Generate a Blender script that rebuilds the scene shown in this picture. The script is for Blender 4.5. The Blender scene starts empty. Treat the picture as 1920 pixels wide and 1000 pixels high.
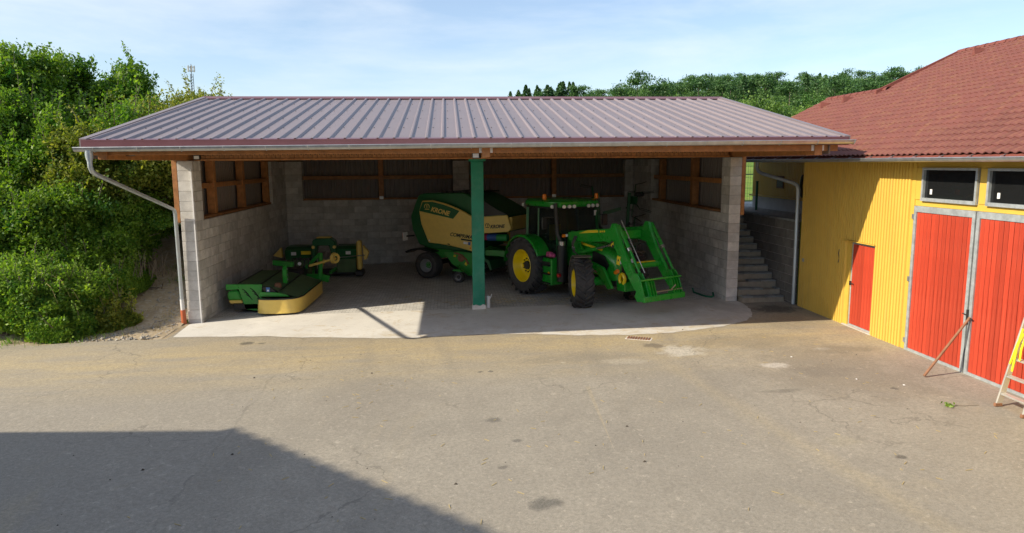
import bpy, bmesh, math, random
import numpy as np
from mathutils import Vector, Matrix, Euler
random.seed(7)
RNG = np.random.default_rng(11)
scene = bpy.context.scene
COL = scene.collection
rad = math.radians

# ------------------------------------------------------------------ camera
CAM_H = 4.1
_p, _r, _y = rad(8.31), rad(-0.42), rad(-5.02)
_right = Vector((math.cos(_y), math.sin(_y), 0)); _fwd = Vector((-math.sin(_y), math.cos(_y), 0)); _up = Vector((0, 0, 1))
_f2 = _fwd * math.cos(_p) - _up * math.sin(_p); _u2 = _up * math.cos(_p) + _fwd * math.sin(_p)
_r3 = _right * math.cos(_r) + _u2 * math.sin(_r); _u3 = _u2 * math.cos(_r) - _right * math.sin(_r)
cam_data = bpy.data.cameras.new('camera'); cam = bpy.data.objects.new('camera', cam_data); COL.objects.link(cam)
m = Matrix.Identity(4)
for i in range(3):
    m[i][0] = _r3[i]; m[i][1] = _u3[i]; m[i][2] = -_f2[i]
m[2][3] = CAM_H
cam.matrix_world = m
cam_data.sensor_width = 36; cam_data.lens = 36 * 1330 / 1920
cam_data.clip_start = 0.1; cam_data.clip_end = 6000
scene.camera = cam

# ------------------------------------------------------------------ sky and sun
SUN = Vector((1.0, 0.30, -0.67)).normalized()
SUN_EL = math.asin(-SUN.z); SUN_ROT = math.atan2(-SUN.x, -SUN.y)
world = bpy.data.worlds.new('World'); scene.world = world; world.use_nodes = True
wn, wl = world.node_tree.nodes, world.node_tree.links
wn.clear()
w_out = wn.new('ShaderNodeOutputWorld'); w_bg = wn.new('ShaderNodeBackground'); w_bg.inputs['Strength'].default_value = 0.12
sky = wn.new('ShaderNodeTexSky'); sky.sky_type = 'NISHITA'; sky.sun_disc = False
sky.sun_elevation = SUN_EL; sky.sun_rotation = SUN_ROT; sky.altitude = 600; sky.air_density = 1.0; sky.dust_density = 1.2; sky.ozone_density = 2.4
tc = wn.new('ShaderNodeTexCoord'); mp = wn.new('ShaderNodeMapping'); mp.inputs['Scale'].default_value = (1.0, 1.0, 4.6); mp.inputs['Rotation'].default_value = (0, rad(4), rad(12))
n1 = wn.new('ShaderNodeTexNoise'); n1.inputs['Scale'].default_value = 2.6; n1.inputs['Detail'].default_value = 9; n1.inputs['Roughness'].default_value = 0.58; n1.inputs['Distortion'].default_value = 0.25
cr = wn.new('ShaderNodeValToRGB'); cr.color_ramp.elements[0].position = 0.42; cr.color_ramp.elements[1].position = 0.86
cr.color_ramp.elements[0].color = (.14, .14, .14, 1); cr.color_ramp.elements[1].color = (.75, .75, .75, 1)
cm = wn.new('ShaderNodeMix'); cm.data_type = 'RGBA'; cm.inputs[7].default_value = (5.6, 5.9, 6.1, 1)
wl.new(tc.outputs['Generated'], mp.inputs['Vector']); wl.new(mp.outputs['Vector'], n1.inputs['Vector']); wl.new(n1.outputs['Fac'], cr.inputs['Fac'])
wl.new(cr.outputs['Color'], cm.inputs[0]); wl.new(sky.outputs['Color'], cm.inputs[6]); wl.new(cm.outputs[2], w_bg.inputs['Color']); wl.new(w_bg.outputs[0], w_out.inputs[0])
sun_d = bpy.data.lights.new('sun', 'SUN'); sun_d.energy = 4.0; sun_d.angle = rad(0.53); sun_d.color = (1.0, 0.885, 0.69)
sun_o = bpy.data.objects.new('sun', sun_d); COL.objects.link(sun_o); sun_o.rotation_euler = SUN.to_track_quat('-Z', 'Y').to_euler(); sun_o.location = (-30, -10, 30)
vs = scene.view_settings; vs.view_transform = 'Standard'; vs.look = 'None'; vs.gamma = 1; vs.exposure = 0.68; vs.use_curve_mapping = False
scene.cycles.max_bounces = 12; scene.cycles.diffuse_bounces = 9; scene.cycles.glossy_bounces = 3; scene.cycles.transparent_max_bounces = 8
scene.cycles.use_denoising = True; scene.cycles.sample_clamp_indirect = 8

# ------------------------------------------------------------------ helpers
def tag(o, label=None, cat=None, group=None, kind=None):
    if label: o['label'] = label
    if cat: o['category'] = cat
    if group: o['group'] = group
    if kind: o['kind'] = kind
    return o
def thing(name, label, cat, loc=(0, 0, 0), rotz=0, group=None):
    o = bpy.data.objects.new(name, None); COL.objects.link(o); o.empty_display_size = .2
    o.location = loc; o.rotation_euler = (0, 0, rotz)
    return tag(o, label, cat, group)
def link(name, mesh, parent=None, loc=None, rot=None, scale=None):
    o = bpy.data.objects.new(name, mesh); COL.objects.link(o)
    if parent is not None: o.parent = parent
    if loc is not None: o.location = loc
    if rot is not None: o.rotation_euler = rot
    if scale is not None: o.scale = scale
    return o
def copy_tree(o, parent=None):
    c = o.copy(); COL.objects.link(c); c.parent = parent
    for ch in o.children: copy_tree(ch, c)
    return c

class MB:
    def __init__(self): self.v = []; self.f = []
    def add(self, vs, fs):
        b = len(self.v); self.v += [tuple(p) for p in vs]; self.f += [tuple(i + b for i in f) for f in fs]; return self
    def box(self, x0, x1, y0, y1, z0, z1):
        return self.add([(x0,y0,z0),(x1,y0,z0),(x1,y1,z0),(x0,y1,z0),(x0,y0,z1),(x1,y0,z1),(x1,y1,z1),(x0,y1,z1)],
                        [(3,2,1,0),(4,5,6,7),(0,1,5,4),(1,2,6,5),(2,3,7,6),(3,0,4,7)])
    def cbox(self, c, s, rot=None):
        vs = [Vector((sx*s[0]/2, sy*s[1]/2, sz*s[2]/2)) for sz in (-1,1) for sx, sy in ((-1,-1),(1,-1),(1,1),(-1,1))]
        if rot is not None:
            R = rot if isinstance(rot, Matrix) else Euler(rot).to_matrix(); vs = [R @ v for v in vs]
        c = Vector(c)
        return self.add([v + c for v in vs], [(3,2,1,0),(4,5,6,7),(0,1,5,4),(1,2,6,5),(2,3,7,6),(3,0,4,7)])
    def bar(self, a, b, w, h, up=(0,0,1)):
        a, b = Vector(a), Vector(b); d = b - a; L = d.length; x = d.normalized(); u = Vector(up)
        y = u.cross(x)
        if y.length < 1e-4: y = Vector((0,1,0)).cross(x)
        y.normalize(); z = x.cross(y)
        R = Matrix((x, y, z)).transposed()
        return self.cbox((a + b) / 2, (L, w, h), R)
    def tube(self, pts, r, n=10, caps=True):
        pts = [Vector(p) for p in pts]; k = len(pts)
        rs = r if isinstance(r, (list, tuple)) else [r] * k
        b = len(self.v); prev = None
        for i, p in enumerate(pts):
            d = (pts[min(i+1,k-1)] - pts[max(i-1,0)]).normalized()
            if prev is None:
                a = Vector((0,0,1)) if abs(d.z) < .9 else Vector((1,0,0)); u = d.cross(a).normalized()
            else:
                u = (prev - d * prev.dot(d)); u = u.normalized() if u.length > 1e-5 else d.orthogonal().normalized()
            prev = u; w = d.cross(u)
            for j in range(n):
                t = 2*math.pi*j/n; self.v.append(tuple(p + (u*math.cos(t) + w*math.sin(t)) * rs[i]))
        for i in range(k-1):
            for j in range(n):
                a0 = b+i*n+j; a1 = b+i*n+(j+1)%n; self.f.append((a0, a1, a1+n, a0+n))
        if caps:
            self.f.append(tuple(b+j for j in range(n))[::-1]); self.f.append(tuple(b+(k-1)*n+j for j in range(n)))
        return self
    def lathe(self, prof, n=32, axis='y', c=(0,0,0), close=True):
        # prof: (radius, along axis)
        b = len(self.v); k = len(prof); c = Vector(c)
        for j in range(n):
            t = 2*math.pi*j/n; co, si = math.cos(t), math.sin(t)
            for r, a in prof:
                p = {'y': (r*co, a, r*si), 'x': (a, r*co, r*si), 'z': (r*co, r*si, a)}[axis]
                self.v.append(tuple(Vector(p) + c))
        for j in range(n):
            for i in range(k - (0 if close else 1)):
                i2 = (i+1) % k; j2 = (j+1) % n
                self.f.append((b+j*k+i, b+j*k+i2, b+j2*k+i2, b+j2*k+i))
        return self
    def prism(self, poly, y0, y1, plane='xz'):
        # poly of 2d points, extruded between y0 and y1 along the third axis
        P = {'xz': lambda a, b_, t: (a, t, b_), 'xy': lambda a, b_, t: (a, b_, t), 'yz': lambda a, b_, t: (t, a, b_)}[plane]
        n = len(poly); b = len(self.v)
        self.v += [P(a, c, y0) for a, c in poly] + [P(a, c, y1) for a, c in poly]
        self.f += [tuple(b+i for i in range(n)), tuple(b+n+i for i in range(n))[::-1]]
        self.f += [(b+(i+1)%n, b+i, b+n+i, b+n+(i+1)%n) for i in range(n)]
        return self
    def loft(self, rings, close=True, caps=True):
        b = len(self.v); n = len(rings[0])
        for r in rings: self.v += [tuple(p) for p in r]
        for i in range(len(rings)-1):
            for j in range(n if close else n-1):
                j2 = (j+1) % n; self.f.append((b+i*n+j, b+i*n+j2, b+(i+1)*n+j2, b+(i+1)*n+j))
        if caps:
            self.f.append(tuple(b+j for j in range(n))[::-1]); self.f.append(tuple(b+(len(rings)-1)*n+j for j in range(n)))
        return self
    def mesh(self, name, mat=None, smooth=False, bevel=0, fix=True):
        me = bpy.data.meshes.new(name); me.from_pydata(self.v, [], self.f)
        if fix or bevel:
            bm = bmesh.new(); bm.from_mesh(me)
            bmesh.ops.recalc_face_normals(bm, faces=bm.faces)
            if bevel:
                eds = [e for e in bm.edges if len(e.link_faces) == 2 and e.calc_face_angle(0) > rad(30)]
                bmesh.ops.bevel(bm, geom=eds, offset=bevel, segments=1, affect='EDGES', profile=.5, clamp_overlap=True)
            bm.to_mesh(me); bm.free()
        if mat: me.materials.append(MAT[mat] if isinstance(mat, str) else mat)
        if smooth:
            me.shade_smooth()
            try: me.set_sharp_from_angle(angle=rad(40))
            except Exception: pass
        me.update()
        return me
    def build(self, name, mat, parent=None, smooth=False, bevel=0, loc=None, rot=None, fix=True):
        return link(name, self.mesh(name, mat, smooth, bevel, fix), parent, loc, rot)

# ------------------------------------------------------------------ materials
MAT = {}
def nodes_of(name):
    mt = bpy.data.materials.new(name); mt.use_nodes = True
    nt = mt.node_tree; return mt, nt.nodes, nt.links, nt.nodes['Principled BSDF']
def math_node(N, L, op, a, b=None, clamp=False):
    n = N.new('ShaderNodeMath'); n.operation = op; n.use_clamp = clamp
    for i, q in enumerate((a, b)):
        if q is None: continue
        if isinstance(q, (int, float)): n.inputs[i].default_value = q
        else: L.new(q, n.inputs[i])
    return n.outputs[0]
def mixc(N, L, fac, a, b, mode='MIX'):
    n = N.new('ShaderNodeMix'); n.data_type = 'RGBA'; n.blend_type = mode
    for i, q in ((0, fac), (6, a), (7, b)):
        if isinstance(q, (int, float)): n.inputs[i].default_value = q
        elif isinstance(q, (tuple, list)): n.inputs[i].default_value = (*q[:3], 1)
        else: L.new(q, n.inputs[i])
    return n.outputs[2]
def noise(N, L, vec, scale, detail=5, rough=.55, dist=0.0):
    n = N.new('ShaderNodeTexNoise'); n.inputs['Scale'].default_value = scale; n.inputs['Detail'].default_value = detail
    n.inputs['Roughness'].default_value = rough; n.inputs['Distortion'].default_value = dist
    if vec is not None: L.new(vec, n.inputs['Vector'])
    return n.outputs['Fac']
def ramp(N, L, fac, p0, p1, c0=(0,0,0), c1=(1,1,1)):
    n = N.new('ShaderNodeValToRGB'); e = n.color_ramp.elements
    e[0].position = p0; e[1].position = p1; e[0].color = (*c0, 1); e[1].color = (*c1, 1); L.new(fac, n.inputs['Fac']); return n.outputs['Color']
def coords(N, L, scale=(1,1,1), kind='Object'):
    t = N.new('ShaderNodeTexCoord'); mpn = N.new('ShaderNodeMapping'); mpn.inputs['Scale'].default_value = scale
    L.new(t.outputs[kind], mpn.inputs['Vector']); return mpn.outputs['Vector']
def bump(N, L, bsdf, h, strength=.3, dist=.01):
    b = N.new('ShaderNodeBump'); b.inputs['Strength'].default_value = strength; b.inputs['Distance'].default_value = dist
    L.new(h, b.inputs['Height']); L.new(b.outputs['Normal'], bsdf.inputs['Normal'])
def M(name, col, rough=.5, metal=0.0, var=.25, vscale=3.0, stretch=(1,1,1), col2=None, bmp=0.0, bscale=40, rvar=.15, objrand=0.0, spec=.5, coat=0.0, dirt=None, dirt_amt=.4):
    mt, N, L, B = nodes_of(name); MAT[name] = mt
    v = coords(N, L, stretch)
    f = noise(N, L, v, vscale, 6, .6)
    c2 = col2 or tuple(c * (1 - var) for c in col)
    c1 = col if col2 else tuple(min(1, c * (1 + var * .6)) for c in col)
    out = mixc(N, L, ramp(N, L, f, .3, .7), c2, c1)
    if dirt:
        f3 = noise(N, L, v, vscale * .6 + 1.3, 8, .7)
        out = mixc(N, L, ramp(N, L, f3, .5, .75, (0,0,0), (dirt_amt,)*3), out, dirt)
    if objrand:
        oi = N.new('ShaderNodeObjectInfo'); hs = N.new('ShaderNodeHueSaturation'); L.new(out, hs.inputs['Color'])
        val = math_node(N, L, 'MULTIPLY_ADD', oi.outputs['Random'], objrand * 2); val.node.inputs[2].default_value = 1 - objrand
        L.new(val, hs.inputs['Value']); out = hs.outputs['Color']
    L.new(out, B.inputs['Base Color'])
    r = math_node(N, L, 'MULTIPLY_ADD', f, rvar * 2); r.node.inputs[2].default_value = rough - rvar; L.new(r, B.inputs['Roughness'])
    B.inputs['Metallic'].default_value = metal; B.inputs['Specular IOR Level'].default_value = spec
    B.inputs['Coat Weight'].default_value = coat
    if bmp: bump(N, L, B, noise(N, L, v, bscale, 4, .6), bmp, .01)
    return mt

M('timber', (.46, .20, .068), .55, var=.35, vscale=3, stretch=(2, 2, 2), bmp=.15, bscale=25, objrand=.12)
M('bounce_lining', (.45, .45, .44), .95, var=.1)  # pale tone for the added lining that lifts light inside the shed
M('timber_dark', (.38, .18, .07), .6, var=.35, vscale=4, bmp=.15, objrand=.12)
M('roof_metal', (.225, .182, .186), .40, var=.10, vscale=.8, rvar=.06, spec=.6, objrand=.03)
M('roof_trim', (.17, .075, .085), .32, var=.1, rvar=.05)
M('galvanised', (.50, .53, .55), .38, .75, var=.2, vscale=6, rvar=.1)
M('galv_frame', (.42, .46, .48), .5, .35, var=.25, vscale=9, rvar=.1, dirt=(.55, .58, .6))
M('pipe_zinc', (.50, .56, .60), .4, .45, var=.12, vscale=4)
M('clad_brown', (.20, .172, .158), .45, var=.12, vscale=2)
M('column_green', (.008, .24, .145), .45, var=.2, vscale=2, rvar=.1, dirt=(.16, .34, .27), dirt_amt=.35)
M('white_plastic', (.75, .76, .76), .4, var=.05)
M('clay_pipe', (.52, .13, .05), .5, var=.15)
M('black_rubber', (.05, .049, .049), .7, var=.3, vscale=6, rvar=.1, dirt=(.13, .11, .085), dirt_amt=.5)
M('black_plastic', (.015, .015, .016), .45, var=.2)
M('dark_steel', (.045, .045, .045), .5, .3, var=.3)
M('steel', (.45, .45, .45), .3, .9, var=.1)
M('mortar', (.42, .40, .37), .95, var=.2, vscale=8)
M('tractor_green', (.012, .30, .024), .28, var=.06, rvar=.06, coat=.2, dirt=(.15, .21, .09), dirt_amt=.42)
M('tractor_yellow', (.90, .68, .004), .35, var=.06, coat=.2, dirt=(.5, .40, .14), dirt_amt=.4)
M('krone_green', (.030, .30, .040), .38, var=.10, dirt=(.15, .19, .09), dirt_amt=.45)
M('krone_dark', (.012, .125, .036), .42, var=.15, dirt=(.07, .08, .05), dirt_amt=.3)
M('krone_cream', (.80, .58, .14), .42, var=.08, dirt=(.45, .28, .10), dirt_amt=.25)
M('tarp_green', (.085, .155, .065), .75, var=.3, vscale=5, bmp=.3, bscale=12, dirt=(.16, .14, .07))
M('rim_grey', (.42, .42, .43), .4, .4, var=.12)
M('orange_lens', (.95, .26, .01), .25, var=.05)
M('white_lens', (.8, .82, .82), .2, var=.05)
M('red_lens', (.6, .02, .02), .3, var=.05)
M('decal_yellow', (.80, .62, .02), .45, var=.03)
M('decal_white', (.8, .8, .8), .5, var=.03)
M('decal_black', (.02, .025, .02), .5, var=.03)
M('decal_blue', (.05, .16, .42), .4, var=.1)
M('pink', (.62, .10, .26), .6, var=.3, vscale=12)
M('hose_red', (.35, .02, .06), .5); M('hose_blue', (.03, .10, .35), .5); M('hose_green', (.02, .30, .07), .5)
M('red_board', (.49, .055, .022), .55, col2=(.40, .040, .018), vscale=6, stretch=(6, 6, .5), bmp=.15, bscale=12, objrand=.16, dirt=(.52, .10, .06), dirt_amt=.35)
M('yellow_clad', (.69, .46, .085), .45, var=.07, vscale=1.6, stretch=(2.5, 2.5, .35), rvar=.06, dirt=(.52, .36, .11), dirt_amt=.42)
M('yellow_trim', (.64, .42, .07), .45, var=.05)
M('white_plaster', (.76, .77, .77), .85, var=.1, bmp=.2)
M('tile_red', (.195, .066, .050), .7, col2=(.145, .050, .041), vscale=4, bmp=.2, bscale=60, objrand=.10, dirt=(.27, .16, .06), dirt_amt=.45)
M('ridge_red', (.19, .055, .04), .7, var=.2, bmp=.2, objrand=.1)
M('slab_stone', (.20, .215, .215), .8, var=.3, vscale=5, bmp=.4, bscale=25, objrand=.22)
M('step_concrete', (.30, .265, .21), .9, var=.25, vscale=4, bmp=.3, bscale=30, objrand=.1, dirt=(.12, .11, .09))
M('retaining_block', (.175, .165, .15), .95, var=.3, vscale=4, bmp=.4, bscale=30, objrand=.2, dirt=(.08, .08, .075))
M('ladder_alu', (.62, .60, .55), .4, .5, var=.15, dirt=(.5, .44, .33))
M('rope_yellow', (.85, .68, .02), .7, var=.1)
M('rust', (.27, .13, .07), .75, var=.3, vscale=10, bmp=.3)
M('fence_green', (.01, .13, .07), .45)
M('bark', (.16, .13, .10), .95, var=.4, vscale=8, bmp=.6, bscale=20)
M('grit_dark', (.07, .058, .045), .9, var=.3)
M('mudguard', (.16, .135, .11), .7, var=.25)
M('straw', (.52, .40, .16), .9, var=.2)
M('stone_pale', (.46, .43, .38), .95, var=.35, vscale=3, bmp=.4, objrand=.3)
M('plaster_house', (.5, .46, .38), .9, var=.1)
def glass(name, col=(.02,.025,.025), rough=.04, alpha=None):
    mt, N, L, B = nodes_of(name); MAT[name] = mt
    B.inputs['Base Color'].default_value = (*col, 1); B.inputs['Roughness'].default_value = rough
    if alpha is not None: B.inputs['Alpha'].default_value = alpha
glass('window_glass', (.012, .013, .014), .03)
glass('cab_glass', (.018, .028, .026), .03, .55)

# concrete blocks: tone differs from block to block
def block_mat(name, col, island):
    mt, N, L, B = nodes_of(name); MAT[name] = mt
    t = N.new('ShaderNodeTexCoord'); g = N.new('ShaderNodeNewGeometry'); oi = N.new('ShaderNodeObjectInfo')
    rnd = g.outputs['Random Per Island'] if island else oi.outputs['Random']
    off = N.new('ShaderNodeVectorMath'); off.operation = 'SCALE'; off.inputs[0].default_value = (31, 17, 53); L.new(rnd, off.inputs['Scale'])
    ad = N.new('ShaderNodeVectorMath'); ad.operation = 'ADD'; L.new(t.outputs['Object'], ad.inputs[0]); L.new(off.outputs[0], ad.inputs[1]); v = ad.outputs[0]
    base = mixc(N, L, ramp(N, L, noise(N, L, v, 3.2, 6, .65), .3, .72), tuple(c * .72 for c in col), tuple(c * 1.18 for c in col))
    base = mixc(N, L, ramp(N, L, noise(N, L, v, 90, 3, .7), .42, .62, (0,0,0), (.35,)*3), base, tuple(c * .55 for c in col))
    hs = N.new('ShaderNodeHueSaturation'); L.new(base, hs.inputs['Color'])
    val = math_node(N, L, 'MULTIPLY_ADD', rnd, .30); val.node.inputs[2].default_value = .85; L.new(val, hs.inputs['Value'])
    L.new(hs.outputs[0], B.inputs['Base Color']); B.inputs['Roughness'].default_value = .95; B.inputs['Specular IOR Level'].default_value = .2
    bump(N, L, B, noise(N, L, v, 70, 4, .7), .45, .008)
block_mat('block', (.66, .64, .61), False); block_mat('block_mass', (.64, .625, .60), True)

def asphalt_mat():
    mt, N, L, B = nodes_of('asphalt'); MAT['asphalt'] = mt
    v = coords(N, L); sep = N.new('ShaderNodeSeparateXYZ'); L.new(v, sep.inputs[0]); X, Y = sep.outputs[0], sep.outputs[1]
    big = noise(N, L, v, .22, 5, .6, .6); mid = noise(N, L, v, 1.3, 7, .65, .3); fine = noise(N, L, v, 46, 4, .75); grit = noise(N, L, v, 120, 2, .6)
    c = mixc(N, L, ramp(N, L, big, .36, .62), (.285, .258, .212), (.375, .338, .275))
    c = mixc(N, L, ramp(N, L, mid, .35, .72, (0,0,0), (.55,)*3), c, (.245, .22, .18))
    # seam of an older paving patch on the left
    wob = math_node(N, L, 'MULTIPLY', math_node(N, L, 'SUBTRACT', mid, .5), .5)
    sx = math_node(N, L, 'ADD', math_node(N, L, 'ADD', X, 3.53), wob)
    left = math_node(N, L, 'LESS_THAN', sx, 0.0)
    c = mixc(N, L, math_node(N, L, 'MULTIPLY', left, .55), c, (.315, .286, .240))
    seam = math_node(N, L, 'LESS_THAN', math_node(N, L, 'ABSOLUTE', sx), .022)
    c = mixc(N, L, math_node(N, L, 'MULTIPLY', seam, ramp(N, L, mid, .35, .6, (0,0,0), (.5,)*3)), c, (.11, .10, .085))
    # sandy dust swept in front of the apron
    dy = math_node(N, L, 'ABSOLUTE', math_node(N, L, 'SUBTRACT', Y, 15.6))
    dust = math_node(N, L, 'SUBTRACT', 1.0, math_node(N, L, 'DIVIDE', dy, 3.0), True)
    dust = math_node(N, L, 'MULTIPLY', dust, ramp(N, L, noise(N, L, coords(N, L, (.35, 1.5, 1)), 1.2, 6, .65), .34, .60, (.2,)*3, (1,)*3))
    c = mixc(N, L, math_node(N, L, 'MULTIPLY', dust, 1.0), c, (.50, .395, .215))
    dust2 = ramp(N, L, noise(N, L, coords(N, L, (.8, .35, 1)), .55, 7, .7, .8), .56, .72, (0,0,0), (.45,)*3)
    c = mixc(N, L, dust2, c, (.42, .345, .21))
    # ochre wheel track running towards the lower right
    tr = math_node(N, L, 'ADD', math_node(N, L, 'SUBTRACT', X, 4.4), math_node(N, L, 'MULTIPLY', math_node(N, L, 'SUBTRACT', Y, 13.0), .16))
    tr = math_node(N, L, 'ABSOLUTE', math_node(N, L, 'ADD', tr, math_node(N, L, 'MULTIPLY', wob, .6)))
    c = mixc(N, L, math_node(N, L, 'MULTIPLY', math_node(N, L, 'SUBTRACT', 1.0, math_node(N, L, 'DIVIDE', tr, .28), True), .35), c, (.45, .37, .23))
    # worn tyre tracks into the two bays
    for x0, k_, w_, col_, am in ((-1.9, .10, .24, (.235, .21, .17), .35), (-.2, .10, .24, (.235, .21, .17), .35), (3.1, -.06, .26, (.24, .212, .17), .38), (5.0, -.06, .26, (.24, .212, .17), .38)):
        tk = math_node(N, L, 'ADD', math_node(N, L, 'SUBTRACT', X, x0), math_node(N, L, 'MULTIPLY', math_node(N, L, 'SUBTRACT', Y, 16.0), k_))
        tk = math_node(N, L, 'ABSOLUTE', math_node(N, L, 'ADD', tk, math_node(N, L, 'MULTIPLY', wob, .5)))
        tk = math_node(N, L, 'SUBTRACT', 1.0, math_node(N, L, 'DIVIDE', tk, w_), True)
        c = mixc(N, L, math_node(N, L, 'MULTIPLY', math_node(N, L, 'MULTIPLY', tk, am), ramp(N, L, noise(N, L, coords(N, L, (1, .4, 1)), 1.1, 5, .6), .35, .6)), c, col_)
    # stains and spills
    def spot(c, x, y, rx, ry, col, amt, soft=.5):
        a = math_node(N, L, 'DIVIDE', math_node(N, L, 'SUBTRACT', X, x), rx); b = math_node(N, L, 'DIVIDE', math_node(N, L, 'SUBTRACT', Y, y), ry)
        d = math_node(N, L, 'SQRT', math_node(N, L, 'ADD', math_node(N, L, 'MULTIPLY', a, a), math_node(N, L, 'MULTIPLY', b, b)))
        nz = noise(N, L, v, 2.4 / max(rx, ry) ** .5, 5, .65)
        d = math_node(N, L, 'ADD', d, math_node(N, L, 'MULTIPLY', math_node(N, L, 'SUBTRACT', nz, .5), 1.9))
        k = math_node(N, L, 'DIVIDE', math_node(N, L, 'SUBTRACT', 1.0, d), soft, True)
        return mixc(N, L, math_node(N, L, 'MULTIPLY', k, amt), c, col)
    for (x, y, rx, ry, col, amt) in [
        (7.4, 12.6, 1.7, 2.4, (.20,.17,.125), .55), (6.6, 15.0, 1.9, .7, (.22,.185,.13), .5), (2.6, 14.3, 1.6, .5, (.24,.21,.16), .5), (-1.5, 12.2, 1.4, 1.6, (.25,.22,.18), .35), (3.3, 9.6, 1.5, 1.4, (.26,.235,.195), .35), (8.4, 16.6, 1.0, .9, (.26,.22,.15), .5),
        (1.07, 8.03, .24, .20, (.06,.06,.055), .75), (.64, 10.94, .16, .13, (.08,.075,.065), .7), (-4.84, 16.88, .20, .18, (.05,.045,.03), .85), (-4.5, 16.8, .12, .1, (.05,.045,.03), .6),
        (4.46, 15.01, .28, .26, (.11,.085,.055), .7), (4.9, 14.45, .55, .5, (.62,.58,.50), .9), (6.39, 13.11, .36, .24, (.60,.56,.50), .85), (3.5, 13.9, .7, .25, (.50,.45,.36), .5), (7.9, 14.1, .25, .15, (.6,.57,.5), .6),
        (.55, 13.64, .07, .08, (.07,.06,.05), .8), (.75, 13.64, .06, .08, (.07,.06,.05), .8), (.94, 10.03, .09, .07, (.07,.065,.06), .7), (.66, 9.14, .09, .07, (.07,.065,.06), .7),
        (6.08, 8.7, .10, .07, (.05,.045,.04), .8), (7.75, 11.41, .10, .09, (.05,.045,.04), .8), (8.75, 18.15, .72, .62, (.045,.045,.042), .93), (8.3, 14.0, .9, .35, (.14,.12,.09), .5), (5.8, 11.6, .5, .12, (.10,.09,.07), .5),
        (7.0, 12.6, .9, .4, (.14,.12,.10), .35), (-1.2, 14.6, .8, .25, (.36,.30,.2), .5), (2.2, 13.4, .4, .2, (.36,.3,.2), .5), (5.6, 9.3, .35, .25, (.36,.32,.22), .4)]:
        c = spot(c, x, y, rx, ry, col, amt)
    # pale scratch
    cxn = math_node(N, L, 'ADD', math_node(N, L, 'SUBTRACT', X, 2.46), math_node(N, L, 'MULTIPLY', math_node(N, L, 'SUBTRACT', Y, 12.33), -.062))
    sc = math_node(N, L, 'MULTIPLY', math_node(N, L, 'LESS_THAN', math_node(N, L, 'ABSOLUTE', cxn), math_node(N, L, 'MULTIPLY', math_node(N, L, 'SUBTRACT', Y, 9.4), .014)),
                   math_node(N, L, 'MULTIPLY', math_node(N, L, 'LESS_THAN', Y, 12.4), math_node(N, L, 'GREATER_THAN', Y, 9.4)))
    c = mixc(N, L, math_node(N, L, 'MULTIPLY', sc, .55), c, (.43, .36, .24))
    c = mixc(N, L, ramp(N, L, fine, .40, .66, (0,0,0), (.34,)*3), c, (.45, .42, .37))
    c = mixc(N, L, ramp(N, L, grit, .52, .68, (0,0,0), (.5,)*3), c, (.10, .095, .085))
    L.new(c, B.inputs['Base Color']); B.inputs['Roughness'].default_value = .93; B.inputs['Specular IOR Level'].default_value = .25
    vo = N.new('ShaderNodeTexVoronoi'); vo.feature = 'DISTANCE_TO_EDGE'; vo.inputs['Scale'].default_value = .33; wv = N.new('ShaderNodeVectorMath'); wv.operation = 'ADD'; nv = N.new('ShaderNodeTexNoise'); nv.inputs['Scale'].default_value = 1.6; nv.inputs['Detail'].default_value = 6; L.new(v, nv.inputs['Vector']); L.new(v, wv.inputs[0]); L.new(nv.outputs['Color'], wv.inputs[1]); L.new(wv.outputs[0], vo.inputs['Vector'])
    ck = math_node(N, L, 'MULTIPLY', math_node(N, L, 'LESS_THAN', vo.outputs['Distance'], .0045), ramp(N, L, big, .50, .58, (0,0,0), (.42,)*3)); c = mixc(N, L, ck, c, (.10, .09, .075))
    spk = noise(N, L, v, 19, 4, .8); c = mixc(N, L, ramp(N, L, spk, .42, .62, (0,0,0), (.45,)*3), c, (.165, .15, .125)); c = mixc(N, L, ramp(N, L, noise(N, L, v, 9, 5, .8, .5), .58, .68, (0,0,0), (.45,)*3), c, (.56, .50, .41)); L.new(c, B.inputs['Base Color'])
    h = math_node(N, L, 'ADD', math_node(N, L, 'MULTIPLY', fine, .5), grit); bump(N, L, B, h, .4, .006)
asphalt_mat()

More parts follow.
